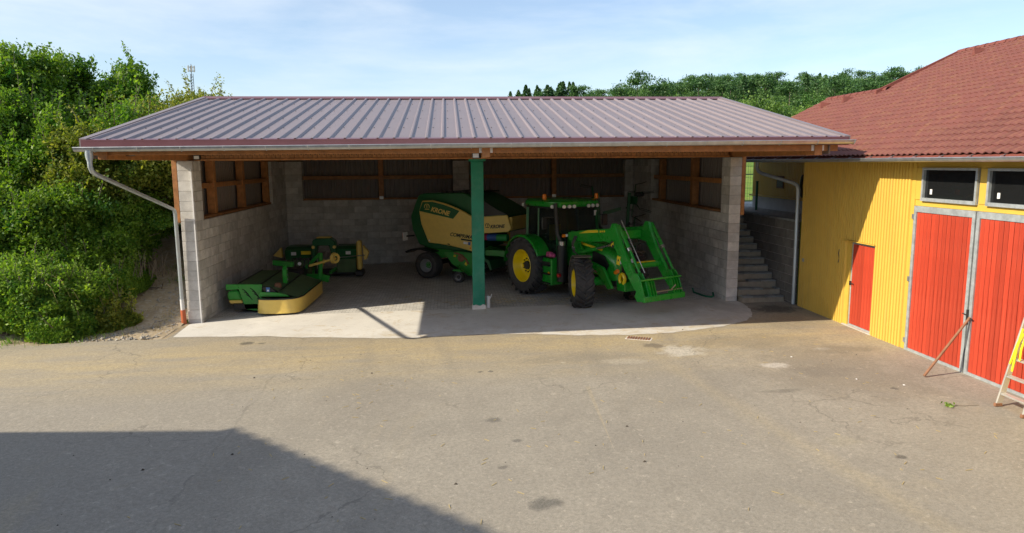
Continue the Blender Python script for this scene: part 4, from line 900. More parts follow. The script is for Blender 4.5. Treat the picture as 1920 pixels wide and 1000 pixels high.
MB().box(3.30, 3.46, -.545, .545, 1.95, 2.18).build('cross_beam', 'tractor_green', tr, bevel=.02)
MB().box(4.20, 4.36, -.34, .34, 1.387, 1.40).build('cross_tube_label', 'decal_yellow', tr)
MB().box(5.00, 5.06, -.72, .72, 1.00, 1.05).build('carrier_top_rail', 'tractor_green', tr, bevel=.008); MB().box(5.08, 5.22, -.74, .74, .46, .62).build('carrier_bottom_rail', 'tractor_green', tr, bevel=.02)
MB().tube([(5.16, -.30, .70), (5.20, .62, .72)], .018, 8).build('locking_rod', 'steel', tr, smooth=True); MB().tube([(5.18, .25, .72), (5.20, .38, .84)], .016, 8).build('locking_lever', 'steel', tr)
MB().tube([(3.78, -.46, 2.50), (4.86, -.44, 1.18)], .014, 8).build('level_rod', 'steel', tr, smooth=True)
hs = MB()
for q in range(4): hs.tube([(1.95 + .04*q, -.66, 1.95), (1.90 + .05*q, -.72 - .02*q, 1.72), (1.92 + .03*q, -.70, 1.50), (2.1, -.62, 1.38)], .016, 6)
hs.build('hydraulic_hoses', 'black_rubber', tr, smooth=True); MB().cbox((1.98, -.72, 1.60), (.14, .06, .12), (.3,.2,0)).build('coupling_block', 'steel', tr, bevel=.02)
cl = MB()
for q in range(3): cl.tube([(2.55, -.62 - .03*q, 1.0), (2.8, -.55, 1.02 - .02*q), (3.05, -.45, .85 - .03*q), (3.2, -.4, .75)], .013, 6)
cl.build('axle_hoses', 'steel', tr, smooth=True)
hp = MB(); hp.tube([(3.62, .50 + .05*math.sin(a), 1.55 + .36*math.sin(a)) if 0 else (3.6 + .30*math.cos(a), .48, 1.45 + .38*math.sin(a)) for a in [rad(60 + 240*i/12) for i in range(13)]], .016, 6); hp.build('arm_hose', 'black_rubber', tr)
for o in tr.children_recursive:
    if o.type == 'MESH' and o.name.split('.')[0] in ('loader_arm', 'arm_stripe', 'warning_label', 'warning_mark', 'badge', 'badge_deer', 'lift_rod', 'tilt_cylinder', 'tilt_rod', 'cylinder_collar', 'carrier_plate', 'carrier_rib', 'pivot_pin', 'cross_tube', 'cross_tube_label', 'carrier_top_rail', 'carrier_bottom_rail', 'locking_rod', 'locking_lever', 'level_rod'):
        for v in o.data.vertices:
            if v.co.x > 3.6: v.co.x = 3.6 + (v.co.x - 3.6) * .865
lk = MB()
for s in (-1, 1): lk.bar((-.45, s*.35, .60), (-1.25, s*.42, .55), .05, .09)
lk.bar((-.5, 0, 1.1), (-1.15, 0, .95), .06, .06); lk.build('rear_linkage', 'dark_steel', tr)

# ------------------------------------------------------------------ round baler
BO = (-.19, 26.63, -.02); BH = math.atan2(-.51, .855)
ba = thing('round_baler', 'green and cream round baler parked behind the green column', 'baler', BO, BH)
BODY = [(-.42,1.20),(-.70,1.74),(-.76,2.22),(-.55,2.70),(-.40,3.0),(-.15,3.06),(1.45,3.10),(1.9,2.92),(2.3,2.74),(2.84,2.46),(3.15,2.36),(3.28,1.9),(3.2,1.78),(2.2,1.72),(1.9,1.08),(1.0,1.05),(.14,1.10)]
MB().prism(BODY, -1.10, 1.10, 'xz').build('bale_chamber', 'krone_dark', ba, bevel=.03)
PAN = [(-.09,2.81),(-.23,2.45),(-.15,1.98),(.14,1.32),(.55,1.30),(1.02,1.25),(1.5,1.17),(2.08,1.05),(2.12,2.16),(1.88,2.32),(1.47,2.52),(1.1,2.65),(.8,2.74),(.34,2.83)]
for s in (-1, 1):
    pn = MB().prism(PAN, s*1.30 - .05, s*1.30 + .05, 'xz').build('side_panel', 'krone_cream', ba, bevel=.02)
    if s < 0:
        MB().prism([(-.205,2.445),(1.18,2.20),(1.44,2.48),(1.1,2.60),(.8,2.69),(.34,2.78),(-.06,2.765)], -1.362, -1.351, 'xz').build('badge_field', 'krone_dark', pn)
        text('KRONE', .225, 'krone_cream', pn, Vector((.27, -1.366, 2.455)), on_side(rad(-11.5)), shear=.25, bold=.008); crown(pn, .12, -1.366, 2.60, .10, 'krone_cream')
        text('COMPRIMA', .175, 'decal_black', pn, Vector((1.03, -1.354, 1.60)), on_side(rad(-5)), shear=.25, bold=.004)
        MB().cbox((1.72, -1.353, 1.475), (.48, .006, .055), (0, rad(5), 0)).build('model_plate', 'decal_black', pn)
        MB().cbox((1.66, -1.353, 1.37), (.16, .006, .08), (0, rad(5), 0)).build('sticker', 'decal_white', pn); MB().cbox((1.81, -1.353, 1.355), (.09, .006, .11), (0, rad(5), 0)).build('sticker', 'decal_blue', pn)
        MB().cbox((.98, -1.353, 1.30), (.09, .006, .035), (0, rad(15), 0)).build('sticker', 'decal_black', pn); MB().tube([(1.85, -1.352, 1.20), (1.85, -1.358, 1.20)], .03, 8).build('reflector', 'orange_lens', pn); MB().tube([(.18, -1.352, 1.40), (.18, -1.358, 1.40)], .03, 8).build('latch', 'decal_white', pn)
FP = [(2.16,1.70),(3.24,1.80),(3.36,1.92),(3.20,2.37),(2.16,2.28)]
for s in (-1, 1):
    fp = MB().prism(FP, s*1.16 - .04, s*1.16 + .04, 'xz').build('front_panel', 'krone_cream', ba, bevel=.015)
    if s < 0: text('KRONE', .16, 'decal_black', fp, Vector((2.56, -1.206, 1.90)), on_side(rad(4)), shear=.25, bold=.006); crown(fp, 2.45, -1.206, 1.99, .075, 'decal_black')
MB().box(3.22, 3.34, -1.1, 1.1, 1.84, 2.30).build('nose_panel', 'krone_cream', ba, bevel=.03)
for q in range(5): MB().box(.5 + .28*q, .70 + .28*q, -1.0, 1.0, 3.09, 3.13).build('top_slat', 'black_plastic', ba)
MB().prism([(2.16,2.30),(3.18,2.39),(2.84,2.52),(2.3,2.82),(2.16,2.86)], -1.14, -1.102, 'xz').build('top_mesh', 'black_plastic', ba)
for s in (-1, 1):
    wheel(ba, (.0, s*1.12, .48), .48, .50, .24, 20, 'rim_grey', 0, s, .02, True, name='wheel', boltmat='krone_green')
    wheel(ba, (1.52, s*1.62, .20), .20, .16, .115, 12, 'rim_grey', rad(6), s, .012, True, name='gauge_wheel')
    MB().prism([(-.85,.96),(-.6,1.06),(-.2,1.10),(.30,1.0),(.30,.96),(-.2,1.05),(-.55,1.0),(-.80,.90)], s*1.14 - .25, s*1.14 + .25, 'xz').build('mudguard', 'black_plastic', ba)
    MB().prism([(.72,.98),(1.30,1.05),(2.02,1.0),(2.1,.62),(1.98,.22),(1.70,.20),(1.36,.42),(1.02,.60)], s*1.22 - .03, s*1.22 + .03, 'xz').build('pickup_side_plate', 'krone_green', ba, bevel=.008)
    MB().bar((1.35, s*1.30, .55), (1.50, s*1.45, .40), .05, .10).build('gauge_arm', 'krone_green', ba); MB().prism([(1.30,.42),(1.36,.47),(1.62,.47),(1.70,.40)], s*1.62 - .09, s*1.62 + .09, 'xz').build('gauge_fork', 'krone_green', ba)
    MB().prism([(-.35,1.2),(.9,1.05),(.85,.80),(.35,.72),(-.15,.80)], s*.88 - .03, s*.88 + .03, 'xz').build('axle_plate', 'krone_green', ba)
MB().cbox((1.16, -1.256, .88), (.09, .01, .07)).build('label', 'decal_yellow', ba); MB().cbox((1.62, -1.256, .62), (.10, .012, .10), (0, .6, 0)).build('crank', 'decal_yellow', ba)
cg = MB(); cg.lathe([(.14, -1.25), (.14, -1.27), (.001, -1.27), (.001, -1.25)], 14, 'y', (1.42, 0, .82)); cg.build('drive_cover', 'rust', ba)
ch = MB(); ch.tube([(1.15, -1.27, .98), (1.35, -1.28, .96), (1.6, -1.27, .80), (1.72, -1.27, .62)], .035, 7); ch.build('drive_chain', 'rust', ba)
MB().tube([(0, -1.0, .48), (0, 1.0, .48)], .09, 12).build('axle', 'dark_steel', ba, smooth=True)
pu = MB(); pu.tube([(1.95, -1.15, .42), (1.95, 1.15, .42)], .20, 18); o = pu.build('pickup_reel', 'dark_steel', ba, smooth=True)
tn = MB()
for i in range(22):
    for a in range(5):
        t_ = 2*math.pi*a/5 + .3*(i % 2); y = -1.08 + i*.103; tn.tube([(1.95 + .19*math.cos(t_), y, .42 + .19*math.sin(t_)), (1.95 + .33*math.cos(t_+.3), y, .42 + .33*math.sin(t_+.3))], .008, 4)
tag(tn.build('pickup_tines', 'steel', o), kind='stuff')
MB().prism([(2.1,.95),(2.45,.75),(2.55,.45),(2.48,.42),(2.36,.68),(2.05,.86)], -1.1, 1.1, 'xz').build('swath_plate', 'krone_dark', ba)
MB().prism([(1.6,1.2),(3.0,.98),(4.35,.62),(4.4,.50),(2.9,.72),(1.6,.85)], -.13, .13, 'xz').build('drawbar', 'krone_green', ba, bevel=.015)
MB().box(2.25, 3.0, -1.0, -.35, .92, 1.12).build('front_frame', 'krone_green', ba, bevel=.01)
for x0, x1, m_ in ((2.16, 2.36, 'hose_red'), (2.362, 2.72, 'hose_blue'), (2.722, 3.12, 'hose_green')): MB().tube([(x0, -.98, 1.56), (x1, -.98, 1.58)], .12, 16).build('net_roll', m_, ba, smooth=True)
MB().bar((-.75, -.9, 1.5), (-.9, -1.2, 1.5), .03, .05).build('light_arm', 'dark_steel', ba); MB().cbox((-.92, -1.25, 1.50), (.04, .28, .30)).build('light_board', 'decal_white', ba, bevel=.005); MB().cbox((-.945, -1.30, 1.54), (.03, .14, .16)).build('tail_light', 'red_lens', ba); MB().cbox((-.94, -1.17, 1.54), (.03, .08, .10)).build('indicator', 'orange_lens', ba)
MB().box(-.1, 1.6, -.9, .9, .82, 1.05).build('underframe', 'krone_dark', ba)

# ------------------------------------------------------------------ mower in front (left bay)
MO = (-5.1, 21.5, -.09); NM = tuple(-q for q in MO)
mw = thing('disc_mower', 'green disc mower with cream skirt lying beside the left wall', 'mower', MO)
def mp_(mb, name, mat, parent=mw, **k): return mb.build(name, mat, parent, loc=NM if parent is mw else None, **k)
SK = [(-5.42,20.22),(-5.36,20.08),(-5.20,20.02),(-4.9,19.98),(-4.60,20.0),(-4.42,20.08),(-4.30,20.22),(-4.22,20.5),(-4.20,21.4),(-4.17,22.4),(-4.16,23.15)]
sk = []
for z, o_ in ((-.03, .03), (.08, .012), (.22, 0), (.36, -.01)): sk.append([(x + (o_ if x > -4.5 else -o_ if x < -5.3 else 0) + .012*math.sin(y*7+z*9), y - (o_ if y < 20.3 else 0) + .02*math.sin(x*9 + z*7), z) for x, y in SK])
mb = MB(); mb.loft(sk, close=False, caps=False); mb.loft([[(x - (.02 if x > -4.5 else 0), y + (.02 if y < 20.3 else 0), z) for x, y, z in r] for r in sk], close=False, caps=False); mp_(mb, 'skirt', 'krone_cream', smooth=True)
mb = MB(); mb.tube([(x, y, .375) for x, y in SK], .022, 7); mp_(mb, 'skirt_edge', 'black_plastic', smooth=True)
mb = MB(); mb.add([(x, y, .37) for x, y in SK] + [(x*.0 + (x+4.8)*.86-4.8, (y-21.5)*.96+21.5, .385) for x, y in SK], [(i, i+1, len(SK)+i+1, len(SK)+i) for i in range(len(SK)-1)]); mp_(mb, 'front_lip', 'hose_green', smooth=True)
def panel(name, mat, quad, t=.02): 
    a, b, c, d_ = (Vector(q) for q in quad); n_ = (b-a).cross(d_-a).normalized()*t; nseg = 6; R1, R2 = [], []
    mb = MB()
    rows = []
    for i in range(nseg+1):
        f = i/nseg; row = []
        for j in range(nseg+1):
            h = j/nseg; p = (a*(1-h)+b*h)*(1-f) + (d_*(1-h)+c*h)*f; row.append(p + Vector((0,0,.018*math.sin(f*9+h*5)*math.sin(h*3.1)*math.sin(f*3.1))))
        rows.append(row)
    k_ = nseg+1; vs_ = [p for r in rows for p in r]; mb.add(vs_ + [p - n_ for p in vs_], [(i*k_+j, i*k_+j+1, (i+1)*k_+j+1, (i+1)*k_+j) for i in range(nseg) for j in range(nseg)] + [(k_*k_+(i+1)*k_+j, k_*k_+(i+1)*k_+j+1, k_*k_+i*k_+j+1, k_*k_+i*k_+j) for i in range(nseg) for j in range(nseg)])
    return mp_(mb, name, mat, smooth=True)
panel('deck_cover', 'tarp_green', [(-4.82,20.16,.56),(-4.28,20.16,.38),(-4.20,23.1,.40),(-4.78,23.1,.60)])
panel('deck_cover', 'tarp_green', [(-5.42,20.55,.70),(-4.84,20.25,.565),(-4.80,23.1,.61),(-5.40,23.1,.74)]); panel('deck_cover', 'tarp_green', [(-6.05,20.62,.73),(-5.44,20.55,.705),(-5.42,23.1,.745),(-6.0,23.1,.76)])
for p0, p1 in (((-4.83,20.2,.575),(-4.79,23.1,.62)), ((-5.43,20.55,.715),(-5.41,23.1,.755)), ((-6.05,20.62,.745),(-6.0,23.1,.77))): mb = MB(); mb.bar(p0, p1, .035, .022); mp_(mb, 'cover_strap', 'black_plastic')
mb = MB(); mb.prism([(-6.06,.74),(-5.36,.72),(-5.40,.30),(-5.40,-.02),(-5.58,-.04),(-5.86,0.02)], 20.50, 20.545, 'xz'); pl = mp_(mb, 'side_plate', 'krone_green', bevel=.008)
for i in range(3):
    for j in range(2):
        pts = [(-5.92 + .22*j + .05*i + .17*f, 20.494, .60 - .08*i + .02*j - .10*f*f - .06*f) for f in (0, .3, .6, 1)]; mb = MB(); mb.tube(pts, .011, 5); mb.build('louvre', 'black_plastic', pl)
mb = MB(); mb.prism([(-6.36,.75),(-6.05,.74),(-5.99,.60),(-6.36,.58)], 20.48, 20.53, 'xz'); mp_(mb, 'bracket', 'krone_green', bevel=.006)
mb = MB(); mb.prism([(-6.36,.47),(-6.3,.55),(-6.05,.56),(-5.95,.28),(-6.34,.28)], 20.52, 20.85, 'xz'); mp_(mb, 'gear_housing', 'krone_green', bevel=.04); mb = MB(); mb.prism([(-6.33,.275),(-5.95,.275),(-5.93,.17),(-6.28,.17)], 20.52, 20.84, 'xz'); mp_(mb, 'housing_base', 'krone_cream', bevel=.03)
mb = MB(); mb.prism([(-5.34,.66),(-5.20,.70),(-5.06,.66),(-4.86,.50),(-5.24,.505)], 20.30, 20.36, 'xz'); o = mp_(mb, 'deflector', 'black_plastic', bevel=.02); MB().cbox((-5.15, 20.293, .60), (.10, .012, .13)).build('sticker', 'decal_blue', o); MB().cbox((-5.15, 20.285, .575), (.05, .006, .05)).build('sticker', 'decal_white', o)
mb = MB(); mb.prism([(-5.40,.42),(-4.55,.40),(-4.62,.50),(-5.36,.55)], 20.22, 20.27, 'xz'); mp_(mb, 'front_rail', 'krone_green', bevel=.01)
mb = MB(); mb.lathe([(.10, .45), (.10, .68), (.05, .72), (.001, .72), (.001, .45)], 14, 'z', (-4.98, 20.75, 0)); mp_(mb, 'gearbox', 'rust', smooth=True)
mb = MB(); mb.prism([(21.35,.55),(21.55,.55),(21.58,1.0),(21.45,1.12),(21.36,1.0)], -4.98, -4.86, 'yz'); mp_(mb, 'lift_bracket', 'tractor_green', bevel=.015)
mb = MB(); mb.bar((-5.6,22.9,1.02),(-4.95,22.7,.98),.12,.16); mp_(mb, 'cross_member', 'krone_green', bevel=.015)
for z in (.70, .84, 1.02): mb = MB(); mb.tube([(-4.99,21.44,z),(-4.84,21.44,z)], .028, 8); mp_(mb, 'pin', 'steel')
# headstock of the mower
hsd = MB()
hsd.bar((-4.30,23.55,.02),(-4.24,23.6,1.22),.10,.12).bar((-5.0,23.9,.40),(-4.24,23.55,.42),.10,.20).bar((-5.0,23.9,.5),(-4.26,23.58,1.18),.08,.10).bar((-4.24,23.55,.42),(-3.98,23.5,.36),.12,.22)
mp_(hsd, 'headstock', 'krone_green', bevel=.012)
mb = MB(); mb.bar((-4.62,23.55,.80),(-3.72,23.45,1.05),.08,.08); mp_(mb, 'drive_shaft', 'krone_cream', bevel=.02)
mb = MB(); mb.lathe([(.16, 0), (.19, .10), (.15, .10), (.08, .02)], 16, 'y'); mb.build('shaft_guard', 'krone_cream', mw, loc=Vector((-3.70,23.36,1.06)) - Vector(MO), rot=(0,0,rad(55)))
mb = MB(); mb.bar((-3.6,23.5,1.07),(-2.9,24.3,1.03),.03,.03); mp_(mb, 'guide_rod', 'steel')
mb = MB(); mb.box(-5.45,-4.75,23.3,24.0,.25,.75); mp_(mb, 'central_gearbox', 'black_plastic', bevel=.06)
mb = MB()
for i in range(6): mb.cbox((-5.1 + .12*i, 23.4 + .07*(i%2), 1.0 + .05*(i%3)), (.05,.05,.05))
for i in range(5): mb.tube([(-5.2 + .14*i, 23.5, .75), (-5.15 + .13*i, 23.6, 1.05), (-4.95 + .1*i, 24.0, .95)], .018, 6)
mp_(mb, 'hose_bundle', 'dark_steel')
for x in (-5.18, -4.86): mb = MB(); mb.tube([(x,23.28,.92),(x,23.24,.92)], .055, 12); mp_(mb, 'hose_cap', 'decal_white')
mb = MB(); mb.box(-6.2,-4.3,20.5,23.0,.0,.18); mp_(mb, 'cutter_bar', 'dark_steel', bevel=.02)

# ------------------------------------------------------------------ second mower at the back
FO = (-4.7, 27.0, -.07); NF = tuple(-q for q in FO)
fm = thing('front_mower', 'dark green mower with cream end guards against the back wall', 'mower', FO)
def fp_(mb, name, mat, **k): return mb.build(name, mat, fm, loc=NF, **k)
for x0, x1 in ((-6.05,-5.05), (-4.25,-3.45)): fp_(MB().prism([(26.55,.62),(26.45,.98),(26.75,1.08),(27.5,1.08),(27.6,.62)], x0, x1, 'yz'), 'cover', 'krone_dark', bevel=.03)
for x0, x1 in ((-6.0,-5.1), (-4.2,-3.5)): fp_(MB().prism([(26.5,.12),(26.53,.62),(27.5,.62),(27.5,.12)], x0, x1, 'yz'), 'curtain', 'tarp_green', bevel=.02)
fp_(MB().box(-3.44,-3.26,26.35,26.75,.22,1.30), 'end_guard', 'krone_cream', bevel=.05); fp_(MB().prism([(-3.2,1.14),(-2.98,.88),(-3.08,.60),(-3.18,.60)], 26.3, 26.6, 'xz'), 'end_wedge', 'krone_cream', bevel=.02); fp_(MB().prism([(-6.15,1.10),(-6.12,.72),(-6.45,.80)], 26.35, 26.6, 'xz'), 'end_wedge', 'krone_cream', bevel=.02)
fp_(MB().box(-3.52,-3.2,26.3,26.9,-.0,.20), 'skid', 'dark_steel', bevel=.04); fp_(MB().box(-6.1,-3.4,26.7,27.5,.02,.14), 'cutter_bar', 'dark_steel', bevel=.02)
fp_(MB().prism([(-5.1,.60),(-5.0,1.35),(-4.85,1.42),(-4.35,1.42),(-4.2,1.30),(-4.1,.60),(-4.3,.60),(-4.42,1.15),(-4.85,1.15),(-4.95,.60)], 26.3, 26.8, 'xz'), 'headstock', 'krone_dark', bevel=.03)
fp_(MB().box(-4.86,-4.36,26.35,26.75,1.425,1.46), 'top_guard', 'krone_cream'); fp_(MB().box(-5.45,-5.1,26.42,26.45,.82,.95), 'label_panel', 'decal_yellow')
for x in (-5.72, -3.75): fp_(MB().box(x-.09,x+.09,26.435,26.447,.80,.92), 'sticker', 'decal_white')
for x in (-4.98, -4.22): fp_(MB().tube([(x,26.28,1.10),(x,26.36,1.10)], .06, 10), 'lamp', 'krone_cream')
fp_(MB().tube([(-4.6,26.2,.6),(-4.6,25.6,.5)], .07, 10), 'drive_shaft', 'krone_cream', smooth=True)
fp_(MB().bar((-5.0,26.3,.3),(-4.9,25.7,.25),.08,.12).bar((-4.2,26.3,.3),(-4.3,25.7,.25),.08,.12), 'linkage', 'krone_green', bevel=.01)

# ------------------------------------------------------------------ folded tedder behind the tractor
RO = (6.35, 26.8, .08)
rk = thing('rotary_tedder', 'dark green folded tedder with wire tines behind the tractor', 'tedder', RO)
MB().box(-.15, .15, -1.2, .9, .55, .75).build('frame', 'krone_dark', rk, bevel=.02); MB().box(-.9, .9, .2, .4, .6, .78).build('cross_beam', 'krone_dark', rk, bevel=.02)
MB().bar((0,-1.2,.65),(-.35,-1.9,.6),.09,.12).build('drawbar', 'krone_dark', rk); MB().bar((-.35,-1.9,.6),(-.35,-1.9,.06),.07,.07).build('jack_stand', 'dark_steel', rk)
for s in (-1, 1): wheel(rk, (s*.55, .3, .26), .26, .2, .13, 12, 'rim_grey', rad(-90), -1, .014, True)
def rotor(c, ax):
    mb = MB(); c = Vector(c); ax = Vector(ax).normalized(); u = ax.orthogonal().normalized(); w = ax.cross(u)
    o = MB().tube([c - ax*.09, c + ax*.09], .16, 14).build('rotor_hub', 'krone_dark', rk, smooth=True)
    ar, ti = MB(), MB()
    for i in range(6):
        a = 2*math.pi*i/6 + .3; d_ = u*math.cos(a) + w*math.sin(a); tip = c + d_*.62
        ar.tube([c + d_*.1, tip], .018, 6)
        for q in (-.03, .03):
            sd = d_.cross(ax)*q; ti.tube([tip + sd, tip + sd - ax*.22 + d_*.06, tip + sd - ax*.44 + d_*.16], .011, 5)
    tag(ar.build('rotor_arms', 'krone_dark', o), kind='stuff'); tag(ti.build('tines', 'dark_steel', o), kind='stuff')
for s in (-1, 1):
    x = s*.62
    MB().bar((s*.5,.3,.7),(x,.3,2.85),.11,.11).build('folding_arm', 'krone_dark', rk, bevel=.01)
    for z in (1.3, 2.55): rotor((x + s*.16, .25, z), (-s, -.25, .15))
    MB().tube([(s*.1,.1,.8),(x,.22,1.7)], .045, 10).build('fold_cylinder', 'dark_steel', rk, smooth=True)
MB().prism([(-.5,2.0),(.2,2.2),(.2,2.32),(-.5,2.15)], -.1, -.06, 'xz').build('guard_plate', 'krone_dark', rk); MB().cbox((.9,-.1,2.8),(.34,.25,.16)).build('end_guard', 'black_plastic', rk, bevel=.04)
# ------------------------------------------------------------------ vegetation helpers
def leaf_mesh(name, P, size, mat, seed=0, up=.5, aspect=.55, tint=None, droop=.2, sizevar=.5):
    r = np.random.default_rng(seed); n = len(P)
    d = r.normal(size=(n, 3)); d[:, 2] -= droop; d /= np.linalg.norm(d, axis=1)[:, None]
    nn = r.normal(size=(n, 3)); nn[:, 2] = np.abs(nn[:, 2]) + up; s = np.cross(nn, d); s /= np.linalg.norm(s, axis=1)[:, None] + 1e-9
    sz = (size * (1 + sizevar * r.uniform(-1, 1, n)))[:, None]
    V = np.empty((n, 4, 3)); V[:, 0] = P - d * sz * .5; V[:, 1] = P + s * sz * aspect * .5 + d * sz * .05; V[:, 2] = P + d * sz * .5; V[:, 3] = P - s * sz * aspect * .5 + d * sz * .05
    me = bpy.data.meshes.new(name); me.vertices.add(4 * n); me.vertices.foreach_set('co', V.reshape(-1).astype(np.float32))
    me.loops.add(4 * n); me.loops.foreach_set('vertex_index', np.arange(4 * n, dtype=np.int32))
    me.polygons.add(n); me.polygons.foreach_set('loop_start', np.arange(0, 4 * n, 4, dtype=np.int32)); me.polygons.foreach_set('loop_total', np.full(n, 4, dtype=np.int32))
    me.update(calc_edges=True)
    at = me.attributes.new('tint', 'FLOAT', 'FACE'); t = r.uniform(0, 1, n) if tint is None else np.clip(tint + r.normal(0, .18, n), 0, 1); at.data.foreach_set('value', t.astype(np.float32))
    me.materials.append(MAT[mat]); return me
def grow(h, spread, stems, lv, seed, up=.5, ratio=.68, kids=3, gnarl=.22, start=.25):
    r = random.Random(seed); seg, tips = [], []
    def br(p, d, L_, rad_, l):
        k = 4; q = p
        for i in range(k):
            d = (d + Vector((r.gauss(0, gnarl), r.gauss(0, gnarl), r.gauss(0, gnarl) + .05))).normalized()
            q2 = q + d * (L_ / k); r0 = rad_ * (1 - .55 * i / k); r1 = rad_ * (1 - .55 * (i + 1) / k)
            seg.append((q, q2, r0, r1)); q = q2
            if l >= lv - 1: tips.append((q.copy(), l))
            if l < lv and (i + 1) / k > start:
                for _ in range(kids if i == k - 1 else max(1, kids - 1)):
                    a = r.uniform(0, 2 * math.pi); o = Vector((math.cos(a), math.sin(a), r.uniform(-.1, .7) * up * 2)).normalized()
                    br(q, (d * (.55 if l else .7) + o * spread).normalized(), L_ * ratio * r.uniform(.75, 1.1), r1 * .62, l + 1)
    for s in range(stems):
        a = 2 * math.pi * s / max(1, stems) + r.uniform(-.4, .4); t = 0 if stems == 1 else .35
        br(Vector((math.cos(a) * .12 * (stems > 1), math.sin(a) * .12 * (stems > 1), -.15)), Vector((math.cos(a) * t, math.sin(a) * t, 1)).normalized(), h * .42, .035 * h ** .8 / (1 if stems == 1 else 1.6), 0)
    return seg, tips
def make_plant(name, label, cat, loc, h, spread, stems, lv, seed, mat, per, lsize, lspread, group=None, up=.5, kids=3, ratio=.68, squash=1.0, tint=(.5, .3), ltup=.5, keep=.55, shoots=0, shoot_len=1.0):
    t = thing(name, label, cat, loc, 0, group)
    per = int(per * 1.75); lsize = lsize * .76
    seg, tips = grow(h, spread, stems, lv, seed, up, ratio, kids)
    top = max(p.z for p, _ in tips); k = h / top
    mb = MB()
    for a, b, r0, r1 in seg:
        if r0 * k > .010: mb.tube([a * k, b * k], [r0 * k, r1 * k], 4, caps=False)
    r = np.random.default_rng(seed); C = np.array([tuple(p * k) for p, _ in tips]); C = C[C[:, 2] > .05 * h]
    C = C[r.uniform(size=len(C)) < keep]
    tw = MB()
    # upright leading shoots that break the outline
    if shoots:
        rad_xy = np.hypot(C[:, 0], C[:, 1]); sc_ = C[:, 2] / h + .35 * rad_xy / (rad_xy.max() + 1e-6); idx = np.argsort(-sc_)[:max(40, int(len(C) * .2))]; S = []
        for i in r.choice(idx, size=min(shoots, len(idx)), replace=False):
            b0 = C[i]; L_ = r.uniform(.35, .95) * shoot_len; d_ = np.array([r.normal(0, .28), r.normal(0, .28), 1.0]); e1 = b0 + d_ * L_
            tw.tube([tuple(b0), tuple((b0 + e1) / 2 + r.normal(0, .03, 3)), tuple(e1)], [.012, .009, .004], 4, caps=False)
            for f in np.linspace(.1, 1.0, 9): S.append(b0 + (e1 - b0) * f)
        S = np.array(S); Ps = np.repeat(S, 5, axis=0) + r.normal(0, .055, (len(S) * 5, 3)); tS = np.repeat(r.normal(tint[0] + .15, tint[1] * .6, len(S)), 5)
    else: Ps = np.zeros((0, 3)); tS = np.zeros(0)
    if stems > 1: mb.lathe([(.001, -.2), (.22, -.2), (.17, .05), (.001, .06)], 8, 'z')
    mb.build('trunk', 'bark', t, fix=False)
    if shoots: tag(tw.build('twigs', 'bark', t, fix=False), kind='stuff')
    P = np.repeat(C, per, axis=0) + r.normal(0, lspread, (len(C) * per, 3)) * np.array([1, 1, .8])
    tn = np.repeat(r.normal(tint[0], tint[1], len(C)), per)
    P = np.vstack([P, Ps]); tn = np.concatenate([tn, tS])
    P[:, 2] = np.maximum(P[:, 2], .03)
    wx_, wy_ = P[:, 0] + loc[0], P[:, 1] + loc[1]; gz_ = np.full(len(P), -99.0); near_ = np.nonzero((wx_ > -9.5) & (wy_ < 26.5))[0]; gz_[near_] = [2.5 * sm((b_ - 18.4) / 12.5) - .15 for b_ in wy_[near_]]; ok = ~((wx_ > -8.95 - .05 * (wy_ - 18)) & (wy_ < 26.5) & (P[:, 2] + loc[2] < gz_ + 1.9) & (h > .6)) & ~((wx_ > -7.32) & (wy_ > 14.6)) & ~((wy_ < 17.75) & (wx_ > -14))
    P, tn = P[ok], tn[ok]
    link('crown', leaf_mesh('crown', P, lsize, mat, seed, ltup, .55, tn), t)
    return t, len(P)
nleaf = 0
def Z(x, y): return zf(x, y)
def plant(*a, **k):
    global nleaf; t, n = make_plant(*a, **k); nleaf += n; return t
# ------------------------------------------------------------------ trees and bushes on the left bank
G1 = 'trees and shrubs on the left bank'
plant('tree', 'tall dark green tree at the far left edge of the picture', 'tree', (-13.5, 24.4, Z(-13.5, 24.4)), 6.1, .85, 1, 4, 3, 'leaf_dark', 24, .15, .14, G1, tint=(.6, .35), keep=.30, shoots=110)
plant('tree', 'dark leafy tree directly behind the tall shoots on the left bank', 'tree', (-12.4, 28.5, Z(-12.4, 28.5)), 5.6, .85, 1, 4, 5, 'leaf_dark', 22, .16, .15, G1, tint=(.5, .3), keep=.30, shoots=80)
plant('tree', 'mid green tree with tall upright shoots on the left bank', 'tree', (-11.7, 23.6, Z(-11.7, 23.6)), 5.2, .72, 2, 4, 9, 'leaf_mid', 20, .14, .12, G1, up=.8, tint=(.55, .35), keep=.28, shoots=170, shoot_len=1.3)
plant('fruit_tree', 'olive green fruit tree with yellowing leaves beside the shed roof', 'tree', (-9.9, 23.4, Z(-9.9, 23.4)), 5.0, .85, 2, 4, 14, 'leaf_olive', 22, .13, .12, G1, tint=(.55, .35), keep=.30, shoots=120, shoot_len=.9)
plant('fruit_tree', 'smaller yellow-green fruit tree close behind the left roof corner', 'tree', (-9.5, 27.2, Z(-9.5, 27.2)), 4.8, .8, 2, 4, 21, 'leaf_olive', 18, .13, .12, G1, tint=(.6, .3), keep=.30, shoots=90, shoot_len=.9)
plant('shrub', 'dense mid green shrub under the left gutter downpipe', 'shrub', (-10.7, 22.3, Z(-10.7, 22.3)), 2.7, .95, 4, 3, 31, 'leaf_mid', 50, .12, .13, G1, kids=4, tint=(.55, .3), keep=.34, shoots=90)
plant('shrub', 'dark shrub low on the bank behind the downpipe elbow', 'shrub', (-9.1, 25.8, Z(-9.1, 25.8)), 2.4, .95, 4, 3, 32, 'leaf_mid', 50, .12, .13, G1, kids=4, tint=(.5, .3), keep=.36, shoots=70)
